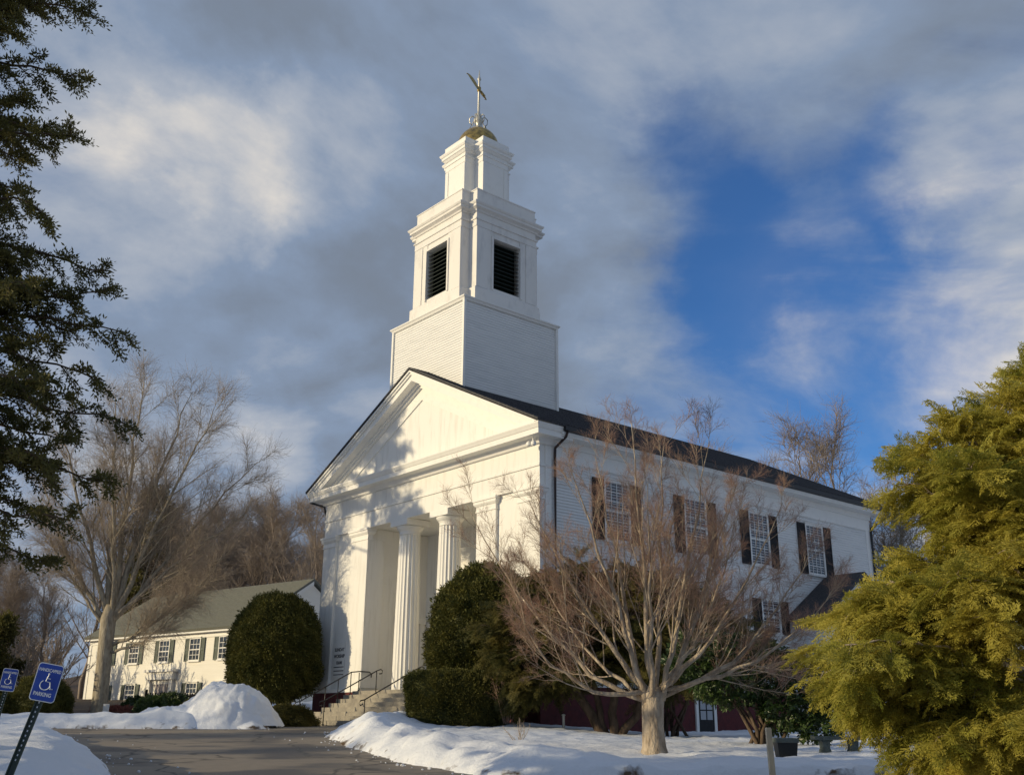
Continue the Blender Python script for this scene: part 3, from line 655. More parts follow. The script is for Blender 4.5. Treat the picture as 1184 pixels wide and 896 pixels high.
# handrails (fixed to steps, things of their own)
def steph(v):   # tread height
    if v > -.36: return HF
    return max(HF-.16-rise*math.floor((-.36-v)/tread), HF-.16-nst*rise)
def rail(label, u, vtop, vbot, extra=None):
    b = CH(u, vbot, steph(vbot)); o = empty('handrail', b, a-R(90)); tag(o, label, 'handrail', 'iron handrails on the church steps')
    def loc(v, z): return (0, v-vbot, z-steph(vbot))
    zt = steph(vtop)+.92; zb = steph(vbot)+.90
    pts = [loc(vtop+.12, zt-.12), loc(vtop+.24, zt-.10), loc(vtop+.27, zt), loc(vtop+.18, zt+.06), loc(vtop, zt+.0)]
    if extra: pts = [loc(vtop+1.0, zt-.18), loc(vtop+1.02, zt-.04), loc(vtop+.9, zt+.04), loc(vtop+.45, zt+.05), loc(vtop, zt)]
    for i in range(1, 8): t = i/8; pts.append(loc(vtop+(vbot-vtop)*t, zt+(zb-zt)*t))
    pts += [loc(vbot, zb), loc(vbot-.16, zb-.03), loc(vbot-.22, zb-.12), loc(vbot-.16, zb-.2), loc(vbot-.07, zb-.16)]
    mb = MB(); mb.tube(pts, .024, 8); mb.build('rail', M['iron'], o, True)
    ps = [vtop-.02, vbot+.02] if not extra else [vtop+.4, vtop, vtop-.6, vtop-1.2, vbot+.02]
    for v in ps:
        t = (v-vtop)/(vbot-vtop); zz = zt+(zb-zt)*max(0, t)
        mb = MB(); mb.tube([loc(v, steph(v)-.03), loc(v, zz)], .020, 8); mb.lathe([(.05, 0), (.05, .03), (.02, .05)], 10, loc(v, 0)[:2]); 
        n = len(mb.v[-1]); mb.v[-1][:, 2] += steph(v)-steph(vbot)
        mb.build('post', M['iron'], o, True)
rail('middle of three black handrails, with scrolled ends, on the stone steps', 9.4, -.5, -2.9)
rail('black handrail nearest the clipped hedge, right side of the stone steps', 6.5, -.5, -2.9)
rail('long black handrail with level top end beside the notice board wall', 11.3, -.55, -2.9, True)

# ------------------------------------------------------------------ left house
hb = R(52.6); Q0 = (-15.12, 60.0)
house = empty('house', (Q0[0], Q0[1], EYE), hb-R(90)); tag(house, 'long white two-storey house with grey roof, green shutters and pale door behind snow pile', 'house')
HL = 16.6; HD = 9.0; z_b = .6; z_e = 5.35
mb = MB(); claps(mb, (-HL, 0), (0, 0), z_b, z_e, .13, .011); claps(mb, (0, 0), (0, HD), z_b, z_e, .13, .011); claps(mb, (-HL, HD), (-HL, 0), z_b, z_e, .13, .011)
mb.prism([(0, z_e), (HD, z_e), (HD/2, 8.3)], -HL, 0, 'x'); mb.build('wall', M['cream'], house)
mb = MB(); mb.prism([(-.35, z_e-.06), (HD/2, 8.45), (HD/2, 8.6), (-.42, z_e+.08)], -HL-.2, .2, 'x'); mb.prism([(HD/2, 8.45), (HD+.35, z_e-.06), (HD+.42, z_e+.08), (HD/2, 8.6)], -HL-.2, .2, 'x'); rf = mb.build('roof', M['grayroof'], house)
mb = MB()
for i in range(30):
    t = i/30; y = -.42+t*(HD/2+.42); z = z_e+.08+t*(8.6-z_e-.08); mb.box(-HL-.19, .19, y-.01, y+.02, z-.0, z+.025)
mb.build('shingle_course', M['grayroof'], rf)
mb = MB(); mb.box(-HL-.2, .18, -.36, .0, z_e-.16, z_e-.07); mb.box(-HL, 0, -.05, -.002, z_e-.42, z_e-.165); mb.box(-.22, .03, -.04, -.001, z_b, z_e-.43); mb.box(-HL-.03, -HL+.22, -.04, -.001, z_b, z_e-.43)
mb.prism([(-.35, z_e-.3), (HD/2, 8.2), (HD/2, 8.44), (-.35, z_e-.07)], .02, .18, 'x'); mb.build('trim', M['trim'], house)
for s in (2.15, 5.0, 8.1, 11.35, 14.4): window(house, (-s, 0), (1, 0), (0, -1), .95, 1.25, 3.62, 3, 4, .42, M['green_shutter'], .07)
for s in (2.1, 4.95, 11.3, 14.4): window(house, (-s, 0), (1, 0), (0, -1), .95, 1.15, 1.12, 3, 4, .42, M['green_shutter'], .07)
mb = MB(); cbox2 = lambda s0, s1, y0, y1, z0, z1: mb.box(-s1, -s0, y0, y1, z0, z1)
cbox2(6.75, 7.0, -.22, 0, z_b, 2.55); cbox2(9.0, 9.25, -.22, 0, z_b, 2.55); cbox2(6.6, 9.4, -.30, 0, 2.55, 3.0); cbox2(6.45, 9.55, -.42, 0, 3.0, 3.15); cbox2(7.0, 9.0, -.08, 0, 2.28, 2.55)
ds = mb.build('door_surround', M['trim'], house)
mb = MB(); mb.box(-8.6, -7.4, -.07, -.002, z_b, 2.27); 
for i in range(2):
    for q0, q1 in ((.75, 1.3), (1.4, 2.1)): mb.box(-8.5+.57*i, -8.05+.57*i, -.085, -.071, q0, q1)
dd = mb.build('door', M['door'], house)
k = MB(); k.lathe([(0, 0), (.10, .005), (.10, .02), (0, .03)], 16); kk = k.build('knocker', M['iron'], dd); kk.location = (-7.75, -.09, 1.75); kk.rotation_euler = (R(90), 0, 0)
k = MB(); k.box(-8.35, -8.15, -.10, -.086, 1.15, 1.45); k.build('notice', M['letter'], dd)
mb = MB(); mb.box(-10.25, -9.75, -.06, -.005, 1.3, 1.95); mb.box(-10.18, -9.82, -.075, -.061, 1.38, 1.87); pq = mb.build('plaque', M['trim'], house)

# picket fence in front of the house
fz = lambda x, y: float(ground(np.array([x]), np.array([y]))[0])
fo = empty('fence', (-17.2, 50.0, fz(-17.2, 50)), R(-4)); tag(fo, 'low dark wooden picket fence in front of the white house', 'fence')
mb = MB()
for i in range(46): mb.box(-.0+i*.12, .06+i*.12, -.012, .012, .08, .98+.03*(i % 2))
mb.build('picket_panel', M['fence'], fo)
mb = MB(); mb.box(-.05, 5.5, .013, .05, .25, .33); mb.box(-.05, 5.5, .013, .05, .82, .90); mb.build('rail', M['fence'], fo)
for x in (-.1, 2.7, 5.5):
    mb = MB(); mb.box(x-.05, x+.05, .051, .15, -.2, 1.15); mb.build('post', M['fence'], fo)

# ------------------------------------------------------------------ big snow pile
mb = MB(); nr, na = 60, 150; V = []
for i in range(nr+1):
    for j in range(na):
        r = i/nr; t = 2*math.pi*j/na
        V.append((r*math.cos(t), r*math.sin(t), 0))
V = np.array(V); rx = 3.0; ry = 1.9
x_ = V[:, 0]; y_ = V[:, 1]; ex = np.where(x_ > 0, x_*2.1, x_*3.0); X_ = ex; Y_ = y_*ry
rr = np.hypot(x_, y_)
main = 1.42*sst(1.25-np.hypot((X_-.35)/1.75, Y_/1.75))
left = .62*sst(1.3-np.hypot((X_+1.7)/1.65, Y_/1.6))
hgt = np.maximum(main, left)+.25*np.minimum(main, left)
hgt = hgt+(.30*fbm2(X_*1.0, Y_*1.1+5, 4, 61)+.16*np.abs(fbm2(X_*3, Y_*3, 4, 66)))*np.clip(hgt*1.6, 0, 1)-.15*rr**6
V = np.stack([X_+.08*fbm2(X_*2, Y_*2, 2, 68), Y_, hgt], -1)
F = [[i*na+j, (i+1)*na+j, (i+1)*na+(j+1) % na, i*na+(j+1) % na] for i in range(nr) for j in range(na)]
mb.add(V, np.array(F), 0.0); pile = mb.build('snow_pile', M['snow'], smooth=True, loc=(-9.85, 36.3, 1.44)); tag(pile, 'tall ploughed heap of snow beside the church steps', 'snow pile')

mb = MB(); rc = np.random.default_rng(12); X0 = rc.uniform(-14, 9, 9000); Y0 = rc.uniform(14, 36, 9000)
e0 = np.maximum(np.maximum(sdf(POLY_L, X0, Y0), sdf(POLY_R, X0, Y0)), sdf(POLY_F, X0, Y0)); kp = (e0 < .05) & (rc.uniform(0, 1, 9000) < np.exp(-np.abs(e0)/.30)*.55+.0008)
for x, y in zip(X0[kp], Y0[kp]):
    r0 = rc.uniform(.010, .042)*rc.uniform(.5, 1.2); z = float(ground(np.array([x]), np.array([y]))[0]); V = []
    for i in range(3):
        for j in range(5): t = 2*math.pi*(j+.3*i)/5; q = r0*(1, .9, .4)[i]*rc.uniform(.7, 1.2); V.append((x+q*math.cos(t), y+q*math.sin(t), z+r0*(-.2, .5, .95)[i]))
    mb.add(V, np.array([[i*5+j, i*5+(j+1) % 5, (i+1)*5+(j+1) % 5, (i+1)*5+j] for i in range(2) for j in range(5)]), .0); mb.f.append(np.array([[10, 11, 12, 13, 14]])+mb.n-15)
tag(mb.build('snow_crumbs', M['snow']), 'small crumbs of snow scattered along the edges of the road', 'snow crumbs', kind='stuff')

# ------------------------------------------------------------------ bare trees
def unit(v): return v/(math.sqrt(float(v[0]*v[0]+v[1]*v[1]+v[2]*v[2]))+1e-9)
def cr3(a, b): return np.array([a[1]*b[2]-a[2]*b[1], a[2]*b[0]-a[0]*b[2], a[0]*b[1]-a[1]*b[0]])
def nrm(A): return A/(np.sqrt((A*A).sum(1))[:, None]+1e-9)
class Tree:
    """recursive limbs; the last orders (spec 'vk') are grown as arrays"""
    def __init__(s, seed, spec): s.r = np.random.default_rng(seed); s.spec = spec; s.wood = MB(); s.twig = MB(); s.count = 0; s.par = []
    def limb(s, pts, r0, r1, lvl):
        P_ = np.asarray(pts, float); k = len(P_); rad = np.linspace(r0, r1, k)
        s.wood.tube(P_, rad, (10, 7, 5, 4, 3)[min(lvl, 4)], cap=lvl < 2); s.count += 1
        L = float(np.sqrt((np.diff(P_, axis=0)**2).sum(1)).sum())
        if lvl >= s.spec['levels']: s.par.append((P_[0], P_[-1]-P_[0], L, r0)); s.par2 = None; return
        c = s.spec['kids'][min(lvl, len(s.spec['kids'])-1)]; c = max(1, int(round(c*s.r.uniform(.8, 1.2)))); st = s.spec.get('start', .25)
        for i in range(c):
            t = st+(1-st)*(i+s.r.uniform(.1, .9))/c
            f = min(t*(k-1), k-1.001); j = int(f); p = P_[j]+(P_[j+1]-P_[j])*(f-j); d = unit(P_[j+1]-P_[j]); rr_ = r0+(r1-r0)*t
            ang = R(s.r.uniform(*s.spec['ang'])); perp = unit(cr3(d, unit(s.r.normal(size=3))))
            nd = unit(d*math.cos(ang)+perp*math.sin(ang)+np.array([0, 0, s.spec.get('up', .15)]))
            s.grow(p, nd, L*s.r.uniform(*s.spec['ratio'])*(1.05-.72*t), max(rr_*s.r.uniform(.30, .46), s.spec['rmin']*1.6), lvl+1)
    def grow(s, p, d, L, r, lvl):
        seg = (7, 6, 5, 4, 3)[min(lvl, 4)]; pts = [p]
        for i in range(seg):
            d = unit(d+s.r.normal(size=3)*s.spec['wob']+np.array([0, 0, s.spec.get('trop', .05)])); p = p+d*L/seg; pts.append(p)
        s.limb(pts, r, max(r*.35, s.spec['rmin']), lvl)
    def twigs(s):
        if not s.par: return
        P0 = np.array([q[0] for q in s.par]); D = np.array([q[1] for q in s.par]); L = np.array([q[2] for q in s.par]); rm = s.spec['rmin']; r = s.r
        D = nrm(D); rr_ = np.full(len(L), rm*1.3)
        for lv, kd in enumerate(s.spec.get('vk', [6, 4])):
            n = len(L); t = ((np.arange(kd)[None, :]+r.uniform(.1, .9, (n, kd)))/kd*.9+.1)
            P = (P0[:, None]+D[:, None]*(L[:, None]*t)[..., None]).reshape(-1, 3); d = np.repeat(D, kd, 0)
            pr = nrm(np.cross(d, r.normal(size=d.shape))); a_ = np.radians(r.uniform(*s.spec.get('vang', (24, 60)), len(d)))[:, None]
            nd = nrm(d*np.cos(a_)+pr*np.sin(a_)+np.array([0, 0, s.spec.get('up', .15)])); l = np.repeat(L, kd)*r.uniform(*s.spec.get('vr', (.35, .65)), len(d))*(1.1-.65*t.ravel()); l = np.maximum(l, s.spec.get('ml', 0)*r.uniform(.5, 1.2, len(l))*(1 if lv == 0 else .6))
            q = np.repeat(rr_, kd)*.72; k = 4; tt = np.linspace(0, 1, k)
            bend = r.normal(size=nd.shape)*.10+np.array([0, 0, .06])
            C = P[:, None]+nd[:, None]*(l[:, None]*tt)[..., None]+bend[:, None]*(l[:, None]*tt**2)[..., None]
            A = nrm(np.cross(nd, r.normal(size=nd.shape))); B = np.cross(nd, A); V = []
            rad = q[:, None]*(1-.6*tt)[None, :]
            for m in range(3):
                th = m*2*math.pi/3; V.append(C+rad[..., None]*(math.cos(th)*A+math.sin(th)*B)[:, None])
            V = np.stack(V, 2).reshape(-1, 3); N_ = len(nd)
            base = (np.arange(N_)*k*3)[:, None, None]+(np.arange(k-1)*3)[None, :, None]+np.arange(3)[None, None, :]; b2 = (np.arange(N_)*k*3)[:, None, None]+(np.arange(k-1)*3)[None, :, None]+((np.arange(3)+1) % 3)[None, None, :]
            s.twig.add(V, np.stack([base, b2, b2+3, base+3], -1).reshape(-1, 4)); P0 = P; D = nd; L = l; rr_ = q
def bez(p0, p1, p2, n=9, r=None, j=.0):
    p0, p1, p2 = map(lambda q: np.array(q, float), (p0, p1, p2)); out = []
    for i in range(n):
        t = i/(n-1); q = (1-t)**2*p0+2*t*(1-t)*p1+t*t*p2
        if r is not None and 0 < i: q = q+r.normal(size=3)*j
        out.append(q)
    return out
def finish(tr, loc, wood, twig, label, cat='tree', group=None, name='bare_tree', rz=0):
    o = empty(name, loc, rz); tag(o, label, cat, group)
    tr.twigs()
    tr.wood.build('trunk', wood, o, True)
    if tr.twig.n: tr.twig.build('twigs', twig, o, True)
    return o
# ornamental maple on the lawn
mz = float(snow_z(np.array([[2.87]]), np.array([[21.3]]))[0, 0])
T1 = Tree(11, dict(levels=3, ml=.22, kids=[0, 13, 7], ang=(16, 46), ratio=(.32, .60), wob=.07, trop=.04, up=.12, rmin=.0028, start=.24, vk=[6, 5], vr=(.40, .85)))
T1.wood.tube([(0, 0, -.1), (0, 0, .0), (.0, 0, .15), (-.01, 0, .5), (0, 0, .9), (.02, 0, 1.15), (.03, 0, 1.3)], [.34, .29, .24, .215, .22, .24, .18], 18)
r_ = T1.r
limbs = [((-3.45, .6, 4.75), (-1.4, .2, 1.7), .085), ((-2.6, -.6, 3.2), (-1.5, -.3, .9), .075), ((-2.3, .5, 4.9), (-.75, .2, 2.6), .10), ((-1.5, -.4, 5.5), (-.35, -.2, 2.7), .10), ((-.9, .7, 5.9), (-.3, .3, 3), .11),
         ((-.3, -.5, 6.3), (-.05, -.2, 3), .11), ((.5, .5, 6.4), (.15, .2, 3), .10), ((1.2, -.6, 5.9), (.35, -.2, 2.6), .10), ((1.9, .4, 5.3), (.7, .2, 2.6), .095), ((2.6, -.3, 4.7), (1.0, -.2, 2.3), .09), ((3.3, .5, 4.1), (1.6, .2, 1.9), .08),
         ((3.5, -.4, 3.2), (1.6, -.2, 1.6), .075), ((2.9, .7, 2.3), (1.2, .3, 1.7), .06), ((.2, 1.9, 5.0), (.1, .9, 2.6), .08), ((-.2, -1.9, 4.8), (-.1, -1.0, 2.5), .08), ((-2.2, 1.2, 3.9), (-1.0, .6, 2.1), .07), ((1.6, 1.6, 4.4), (.7, .8, 2.3), .08), ((1.4, -1.6, 4.2), (.6, -.8, 2.2), .075)]
for e_, m_, rr_ in limbs:
    e_ = (e_[0]*1.10, e_[1]*1.1, e_[2]+(.35 if e_[2] > 4.5 else .1)); m_ = (m_[0]*1.40, m_[1]*1.3, m_[2]*.86)
    st = np.array([.02+.16*np.sign(e_[0])*min(1, abs(e_[0])), .1*np.sign(e_[1]), r_.uniform(1.0, 1.3)])
    T1.limb(bez(st, m_, e_, 11, r_, .032), rr_*.70, .006, 1)
print('maple', T1.count)
maple = finish(T1, (2.87, 21.3, mz-.03), M['bark_tan'], M['twig_red'], 'bare vase-shaped maple with reddish twigs standing in snow before the church')

# large bare tree left
T2 = Tree(5, dict(levels=3, ml=.95, kids=[0, 22, 7], ang=(20, 46), ratio=(.22, .44), wob=.04, trop=.03, up=.07, rmin=.0062, start=.16, vk=[4, 3], vr=(.40, .75)))
T2.wood.tube([(0, 0, -.6), (0, 0, 0), (.05, 0, .6), (.0, 0, 2.5), (-.05, 0, 4.4), (0, 0, 5.0)], [.55, .40, .34, .31, .33, .22], 16)
for e_, m_, rr_, st in [((-4.8, 1, 12.0), (-2.6, .3, 6.5), .20, 4.3), ((-3.6, -1, 15.0), (-1.8, -.3, 8.5), .22, 4.6), ((-1.6, 1, 16.8), (-.6, .5, 9), .26, 4.8), ((.5, -.8, 17.3), (.2, -.2, 9.5), .26, 4.8), ((2.4, .8, 17.0), (1.0, .3, 9.0), .26, 4.7),
                        ((4.3, -.6, 15.6), (1.9, -.2, 8.5), .24, 4.4), ((6.1, .9, 13.0), (2.7, .4, 7.5), .20, 4.3), ((6.2, -.6, 9.6), (3.0, -.3, 6.8), .15, 4.3), ((5.6, -.9, 7.0), (2.6, -.5, 3.6), .16, 3.2), ((4.4, -1.1, 5.3), (2.2, -.6, 3.0), .12, 2.9), ((-3.6, -1.2, 9.2), (-2.0, -.5, 6), .12, 4.0), ((.3, 2.8, 14), (.2, 1.2, 8), .16, 4.5), ((.5, -3.2, 13), (.2, -1.4, 8), .16, 4.5)]:
    e_ = (e_[0]*.92, e_[1], 4.6+(e_[2]-4.6)*.86 if e_[2] > 9 else e_[2]); m_ = (m_[0]*.9, m_[1], m_[2]*1.02)
    T2.limb(bez((np.sign(e_[0])*.15, 0, st), m_, e_, 12, T2.r, .05), rr_*.60, .014, 1)
print('big', T2.count)
big = finish(T2, (-17.9, 46, 1.62), M['bark_gray'], M['twig_gray'], 'large bare grey-barked tree with several rising limbs, left of white house')
mb = MB(); mb.box(-.13, .13, -.02, 0, 0, .48); mb.box(-.10, .10, -.026, -.021, .30, .42); tag(mb.build('notice', M['trim'], loc=(-17.30, 45.35, 1.9)), 'small white notice fixed low on the large grey tree trunk', 'notice')

# woodland trees
def wood_tree(seed, Ht, spread, rmin=.02):
    t = Tree(seed, dict(levels=2, ml=.95, kids=[26, 8], ang=(24, 55), ratio=(.26, .50), wob=.05, trop=.03, up=.12, rmin=rmin, start=.22, vk=[5, 3], vr=(.45, .85)))
    r = t.r
    pts = [(0, 0, -1)]; p = np.array([0, 0, 0.]); 
    for i in range(9): p = p+np.array([r.normal()*.18, r.normal()*.18, Ht*.85/9]); pts.append(p.copy())
    t.limb(pts, Ht*.009+.03, .02, 0)
    return t
protos = []
for i, (sd, Ht) in enumerate(((21, 14), (22, 16), (23, 12), (24, 15))):
    t = wood_tree(sd, Ht, 3, .0095); print('wood', t.count); protos.append(t)
wood_labels = 'bare brown woodland tree on the rise behind the white house'
plist = []
rw = np.random.default_rng(3)
for i in range(36):      # behind the house
    plist.append((rw.uniform(-36, -6), rw.uniform(73, 112), rw.uniform(.85, 1.2), 0))
for q in ((-16.5, 76, 1.15), (-19, 80, 1.1), (-22, 78, 1.1), (-13.5, 73, 1.05), (-24, 84, 1.2), (-26.5, 79, 1.0), (-10, 80, 1.1)): plist.append((*q, 0))
for i in range(14): plist.append((rw.uniform(-60, -32), rw.uniform(84, 110), rw.uniform(.75, 1.05), 1))
for q in ((-23.0, 50.5, .50), (-24.4, 49.5, .58), (-27, 51, .66), (-29.5, 50, .62), (-33, 50, .7), (-28, 47.5, .55), (-25.8, 53, .55)): plist.append((*q, 1))
for q in ((-33, 14, .6), (-36, 20, .7), (-30, 9, .5), (-38, 27, .8), (-34, 31, .7)): plist.append((*q, 3))
for q in ((20.5, 61, 1.25), (24.5, 63, 1.15), (17.5, 62, 1.3), (28, 66, 1.1), (31, 72, 1.1), (14.5, 62, 1.25), (35, 70, 1.0), (11.5, 64, 1.3)): plist.append((*q, 2))
roots = []
for k, t in enumerate(protos):
    roots.append(finish(t, (0, 0, 0), M['bark_wood'], M['bark_wood'], wood_labels, group='bare trees in the wood', name='woodland_tree'))
pale = finish(wood_tree(31, 16, 3, .010), (22.3, 59.5, 1.0), M['bark_pale'], M['bark_pale'], 'pale sunlit bare tree seen past the rear corner of the church roof', name='woodland_tree')
first = [True]*4
gl = {0: ('bare trees in the wood behind the house', 'bare brown woodland tree behind the white house'), 1: ('bare trees at the left edge', 'bare tangled tree in the wood at the left edge'), 2: ('bare trees behind the church', 'bare tree showing above or past the church roof'), 3: ('bare trees beyond the left edge', 'bare tree beyond the left edge of the road, shading it')}
for i, (x, y, s, g_) in enumerate(plist):
    k = i % 4; o = roots[k] if first[k] else copy_tree(roots[k]); first[k] = False
    o.location = (x, y, fz(x, y)-.1); o.rotation_euler = (0, 0, rw.uniform(0, 6.28)); o.scale = (s*1.1, s*1.1, s)
    tag(o, gl[g_][1], 'tree', gl[g_][0])

# ------------------------------------------------------------------ foliage
def spray_template(n=9, drooping=.35, sub=3, w=.036, seed=1, ang=50):
    """flat feathery branchlet of length 1 along +x, made of thin leaf slivers"""
    r = np.random.default_rng(seed); V = []; F = []
    def sliver(p, d, L, w_):
        d = unit(d); s = unit(cr3(d, np.array([0, 0, 1.])+r.normal(size=3)*.5)); b = len(V)
        V.extend([p-s*w_*.25, p+d*L*.5-s*w_*.5, p+d*L, p+d*L*.5+s*w_*.5]); F.append([b, b+1, b+2, b+3])
    for i in range(n):
        t = (i+.5)/n; p = np.array([t, 0, -drooping*t*t])
        for sg in (-1, 1):
            L = (.42*(1-.75*t)+.06)*r.uniform(.7, 1.25); a_ = R(ang+r.uniform(-12, 12))
            d = unit(np.array([math.cos(a_), sg*math.sin(a_), -.25-drooping*t+r.normal()*.12]))
            for k in range(sub):
                q = p+d*L*(k+.3)/sub+np.array([0, 0, -.10*L*(k/sub)**2])
                for s2 in (-1, 1):
                    sliver(q, d+s2*.9*np.array([math.sin(a_), -sg*math.cos(a_), 0])+r.normal(size=3)*.15, .13*(1.1-.5*k/sub)*r.uniform(.8, 1.3), w)
            sliver(p, d, L, w*.8)
        sliver(p, np.array([1, 0, -drooping*2*t]), 1/n*1.6, w)
    return np.array(V), np.array(F), None
def tuft_template(n=22, seed=2, w=.075, L=.40):
    r = np.random.default_rng(seed); V = []; Q = []
    for i in range(n):
        p = r.normal(size=3)*np.array([.30, .20, .14]); d = unit(p+r.normal(size=3)*.25+np.array([.25, 0, .1])); s = unit(np.cross(d, r.normal(size=3))); b = len(V)
        l = L*r.uniform(.6, 1.3); V.extend([p-s*w*.3, p+d*l*.5-s*w, p+d*l, p+d*l*.5+s*w]); Q.append([b, b+1, b+2, b+3])
    return np.array(V), np.array(Q), None
def leaf_template(n=7, seed=3, w=.10, L=.42):
    """rosette of broad leaves"""
    r = np.random.default_rng(seed); V = []; Q = []
    for i in range(n):
        t = 2*math.pi*i/n+r.uniform(-.3, .3); d = unit(np.array([math.cos(t), math.sin(t), r.uniform(-.1, .5)])); s = unit(np.cross(d, np.array([0, 0, 1.])+r.normal(size=3)*.3)); b = len(V); l = L*r.uniform(.7, 1.2)
        V.extend([d*.03, d*l*.5-s*w+np.array([0, 0, .02]), d*l-np.array([0, 0, .06]), d*l*.5+s*w+np.array([0, 0, .02])]); Q.append([b, b+1, b+2, b+3])
    return np.array(V), np.array(Q), None
def scatter(mb, tmpl, pos, dirs, scales, tints, roll=.6, seed=0, upv=(0, 0, 1)):
    V, Q, Tr = tmpl; r = np.random.default_rng(seed); n = len(pos)
    D = dirs/np.linalg.norm(dirs, axis=1, keepdims=True)
    U_ = np.array(upv, float)[None]+r.normal(size=(n, 3))*roll; Sd = np.cross(U_, D); Sd /= np.linalg.norm(Sd, axis=1, keepdims=True)+1e-9; Up = np.cross(D, Sd)
    Wd = pos[:, None]+scales[:, None, None]*(V[None, :, 0:1]*D[:, None]+V[None, :, 1:2]*Sd[:, None]+V[None, :, 2:3]*Up[:, None])
    k = len(V); off = np.arange(n)[:, None, None]*k; tt = np.repeat(tints, k)
    mb.add(Wd.reshape(-1, 3), (Q[None]+off).reshape(-1, 4), tt)
    if Tr is not None: mb.f.append((Tr[None]+off).reshape(-1, 3)+mb.n-len(tt))
SPR = [spray_template(seed=s_) for s_ in (1, 2, 3)]
TUF = [tuft_template(seed=s_) for s_ in (4, 5)]
LEA = [leaf_template(seed=s_) for s_ in (6, 7)]
def limb_foliage(mb, woodmb, start, mid, end, r0, nsub, nspray, size, seed, droop=.25, width=.9, flat=.35, t0=.25, tint=(0, 1), tm=SPR, bare=False):
    r = np.random.default_rng(seed); path = np.array(bez(start, mid, end, 14, r, .03)); woodmb.tube(path, np.linspace(r0, r0*.2, 14), 6)
    pos = []; dr = []; sc_ = []; ti = []
    base_t = r.uniform(*tint)
    for i in range(nsub):
        t = t0+(1-t0)*(i+r.uniform())/nsub; f = min(t*13, 12.99); j = int(f); p = path[j]+(path[j+1]-path[j])*(f-j); d = unit(path[j+1]-path[j])
        side = unit(cr3(d, (0, 0, 1.)))*(1 if i % 2 else -1); L = width*(1.15-.8*t)*r.uniform(.6, 1.2)
        nd = unit(d*.8+side*r.uniform(.3, 1.0)+np.array([0, 0, r.normal()*flat])); 
        sp = [p+nd*L*q+np.array([0, 0, -droop*L*q*q]) for q in np.linspace(0, 1, 6)]
        woodmb.tube(sp, np.linspace(r0*.28, r0*.06, 6), 4, cap=False)
        if bare: continue
        bt = base_t+r.normal()*.15
        for q in range(nspray):
            tq = (q+r.uniform())/nspray; f = min((.15+.85*tq)*5, 4.99); j = int(f); pp = sp[j]+(sp[j+1]-sp[j])*(f-j); s3 = unit(cr3(nd, (0, 0, 1.)))*r.choice((-1, 1))
            dd_ = unit(nd+s3*r.uniform(.0, 1.1)+np.array([0, 0, -.15+r.normal()*.2])); pos.append(pp); dr.append(dd_); sc_.append(size*r.uniform(.6, 1.25)); ti.append(bt+r.normal()*.18)
    if pos:
        pos = np.array(pos); dr = np.array(dr); sc_ = np.array(sc_); ti = np.clip(ti, 0, 1); lab = r.integers(0, len(tm), len(pos))
        for k in range(len(tm)):
            m_ = lab == k
            if m_.any(): scatter(mb, tm[k], pos[m_], dr[m_], sc_[m_], np.asarray(ti)[m_], seed=seed+k)

# golden hemlock on the right
hz = float(snow_z(np.array([[7.3]]), np.array([[12.6]]))[0, 0])
hem = empty('hemlock', (7.3, 12.6, hz-.1)); tag(hem, 'spreading golden-green hemlock with drooping sprays at the right edge', 'tree')
fol = MB(); wod = MB(); rh = np.random.default_rng(77)
trunks = [[(0, 0, -.1), (-.15, .0, .7), (-.65, .1, 1.5), (-.9, .1, 2.3), (-.75, .1, 3.4), (-.5, .1, 4.6)], [(.1, .1, -.1), (-.05, .1, .8), (.1, 0, 1.9), (.35, 0, 3.2), (.4, 0, 5.2)], [(-.05, -.1, -.1), (-.6, -.25, .5), (-1.3, -.4, .95), (-1.9, -.5, 1.7)]]
for tp, r0 in zip(trunks, (.17, .19, .12)): wod.tube(tp, np.linspace(r0, r0*.4, len(tp)), 9)
# outline targets (x left of trunk, height) seen from the road
outl = [(-2.35, 4.3), (-2.0, 4.65), (-1.5, 5.0), (-.9, 5.3), (-.2, 5.8), (.5, 6.1), (-1.55, 3.8), (-1.4, 4.2), (-2.05, 3.2), (-2.7, 2.95), (-3.1, 2.75), (-3.25, 2.55), (-3.55, 2.15), (-3.65, 1.85), (-3.1, 1.5), (-2.6, 1.15), (-2.1, .85), (-1.6, .6), (-1.9, 3.0), (-2.3, 2.4), (-2.6, 1.9), (-2.2, 1.4), (-1.8, 1.0), (-1.0, 4.4), (-1.4, 3.6)]
k = 0
for (ex_, ez) in outl:
    for rep in range(3):
        dy = rh.uniform(-1.3, 1.0) if rep else rh.uniform(-.3, .3); sc1 = rh.uniform(.72, 1.0) if rep else 1.0
        e_ = np.array([ex_*sc1, dy, ez+rh.normal()*.12*(rep > 0)+.0]); st = np.array([-.75+rh.normal()*.1, .05, np.clip(ez*.62+.35, .5, 4.2)])
        md = (st+e_)/2+np.array([0, 0, .38]); limb_foliage(fol, wod, st, md, e_, .028, 15, 8, .34, 900+k, droop=.48, width=.72, tint=(.25, 1.0)); k += 1
for i in range(34):
    th = rh.uniform(-1.4, 1.6); zz = rh.uniform(1.5, 5.2); rad = rh.uniform(1.3, 2.6)*(1.15-.13*zz)
    e_ = np.array([rad*math.cos(th)+.1, -rad*abs(math.sin(th))*rh.choice((1, 1, -1)), zz]); st = np.array([.2, 0, zz*.75+.2]); md = (st+e_)/2+np.array([0, 0, .35])
    limb_foliage(fol, wod, st, md, e_, .03, 15, 9, .36, 1200+i, droop=.4, width=.75, tint=(.15, .85))
